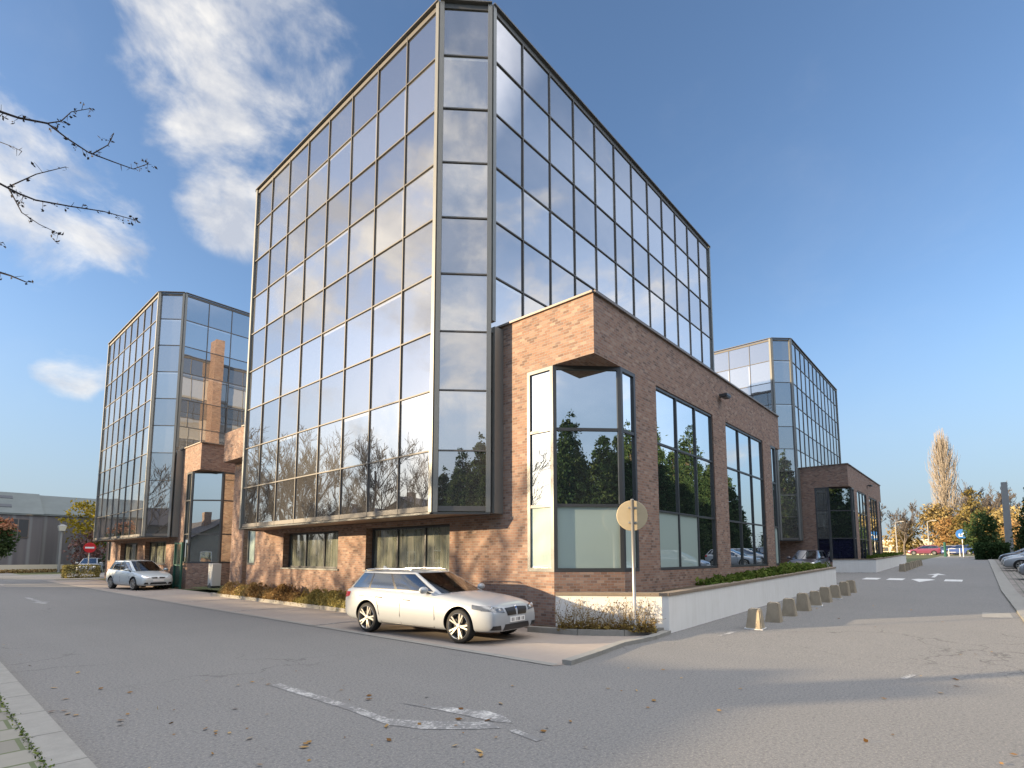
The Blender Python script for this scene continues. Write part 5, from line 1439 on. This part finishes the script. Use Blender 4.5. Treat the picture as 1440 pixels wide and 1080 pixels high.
HATCH = dict(paint=M['paint_silver'], hw=.88, r=.325, wx=(1.32, -1.26),
    st=[(-2.13, .62, .44, .84, .90), (-2.10, .74, .35, .97, 1.02), (-2.02, .815, .27, 1.06, 1.08), (-1.75, .86, .22, 1.06, 1.07), (-1.3, .88, .20, 1.03, 1.04), (-.5, .88, .19, 1.0, 1.0),
        (.3, .88, .19, .965, .985), (.8, .88, .19, .945, 1.005), (1.05, .88, .19, .92, 1.0), (1.4, .875, .20, .87, .955), (1.7, .855, .21, .81, .885), (1.92, .81, .215, .75, .81), (2.04, .74, .22, .68, .735), (2.11, .65, .25, .60, .65), (2.14, .56, .30, .50, .54)],
    gh=dict(xr=(-2.06, -1.72), xf=(1.12, .12), w=(.79, .60), z=(.96, 1.50), crown=.06, v0=.14, v1=.88,
            win=[('quarter_window', .05, .22), ('rear_door_window', .245, .53), ('front_door_window', .565, .94)]),
    spokes=8, double=False, mirror=(.78, .97), seat_z=1.12, seats=[(.35, .36), (.35, -.36)], steer=(.62, .36),
    handles=[(.05, .84), (-.80, .86)],
    seams=[[(.85, .94), (.90, .70), (.88, .45), (.84, .26)], [(-.15, .99), (-.15, .7), (-.15, .45), (-.13, .27)], [(-.90, 1.01), (-.98, .8), (-.88, .6), (-.80, .27)]],
    side=[('headlight', 'x', [(.42, .61), (.72, .66), (.73, .79), (.46, .70)], M['lens'], .007),
          ('grille', 'x', [(.05, .60), (.28, .60), (.33, .66), (.05, .67)], M['trim'], .010),
          ('fog_light_intake', 'x', [(.46, .30), (.66, .31), (.64, .40), (.50, .40)], M['trim'], .008),
          ('tail_light', 'y', [(-2.06, .86), (-1.88, .88), (-1.84, 1.02), (-2.02, 1.03)], M['tail'], .007)],
    lens=[], front=[('lower_intake', [(-.42, .30), (.42, .30), (.36, .40), (-.36, .40)], M['trim'], .008, 1),
           ('number_plate', [(-.26, .45), (.26, .45), (.26, .55), (-.26, .55)], M['plate'], .015, 1)])
silver = Car(HATCH).build((8.55, 34.6, .015), math.atan2(-2.6, .42), 'silver blue tall hatchback parked facing us before the left office block')
remember(silver)
def recolour(root, m):
    for o in [c for c in bpy.data.objects if c.parent == root]:
        for sl in o.material_slots:
            if sl.material == M['paint_silver']: sl.link = 'OBJECT'; sl.material = m
def dup_car(x, y, hd, m, label, group=None):
    c = copy_tree(silver); c.location = (x, y, gh(x) + (.05 if y < -.8 else .02)); c.rotation_euler = (0, 0, hd); c['label'] = label
    if group: c['group'] = group
    if m: recolour(c, m)
    return c
G = 'cars parked along the right side of the road'
up = math.pi / 2
for x, m, l in ((36.5, 'paint_grey', 'grey car cut by the right edge, nearest of the parked row'), (46.5, 'paint_white', 'nearer white car of the row parked at right'), (50.6, 'paint_white', 'farther white car of the row parked at right, beside the dark one'), (58.5, 'paint_dark', 'dark car at the far end of the row parked at right'),
                (18.6, 'paint_white', 'white car mirrored low in the third window of the brick wing'), (22.4, 'paint_white', 'second white car mirrored in the brick wing window'), (27.0, 'paint_grey', 'grey car mirrored in the brick wing window'), (13.5, 'paint_white', 'white car mirrored in the filmed pane of the brick wing')):
    dup_car(x, -3.35 + (.35 if x > 45 else 0), up, M[m], l, G)
dup_car(108, 7.2, up * 1.02, M['paint_red'], 'dark red car at the end of the road below the orange tree')
dup_car(107, 2.9, up * .98, M['paint_blue'], 'dark blue car behind the blue sign pole')
dup_car(110, 4.6, up * 1.0, M['paint_grey'], 'grey car between the red and the blue car at the end of the road')
dup_car(12.6, 68.5, -1.9, M['paint_white'], 'small white car beyond the boxy hedge at far left')
dup_car(38.0, 8.4, math.pi * 1.0, M['paint_dark'], 'dark car in the entry below the white board on the far brick wall')
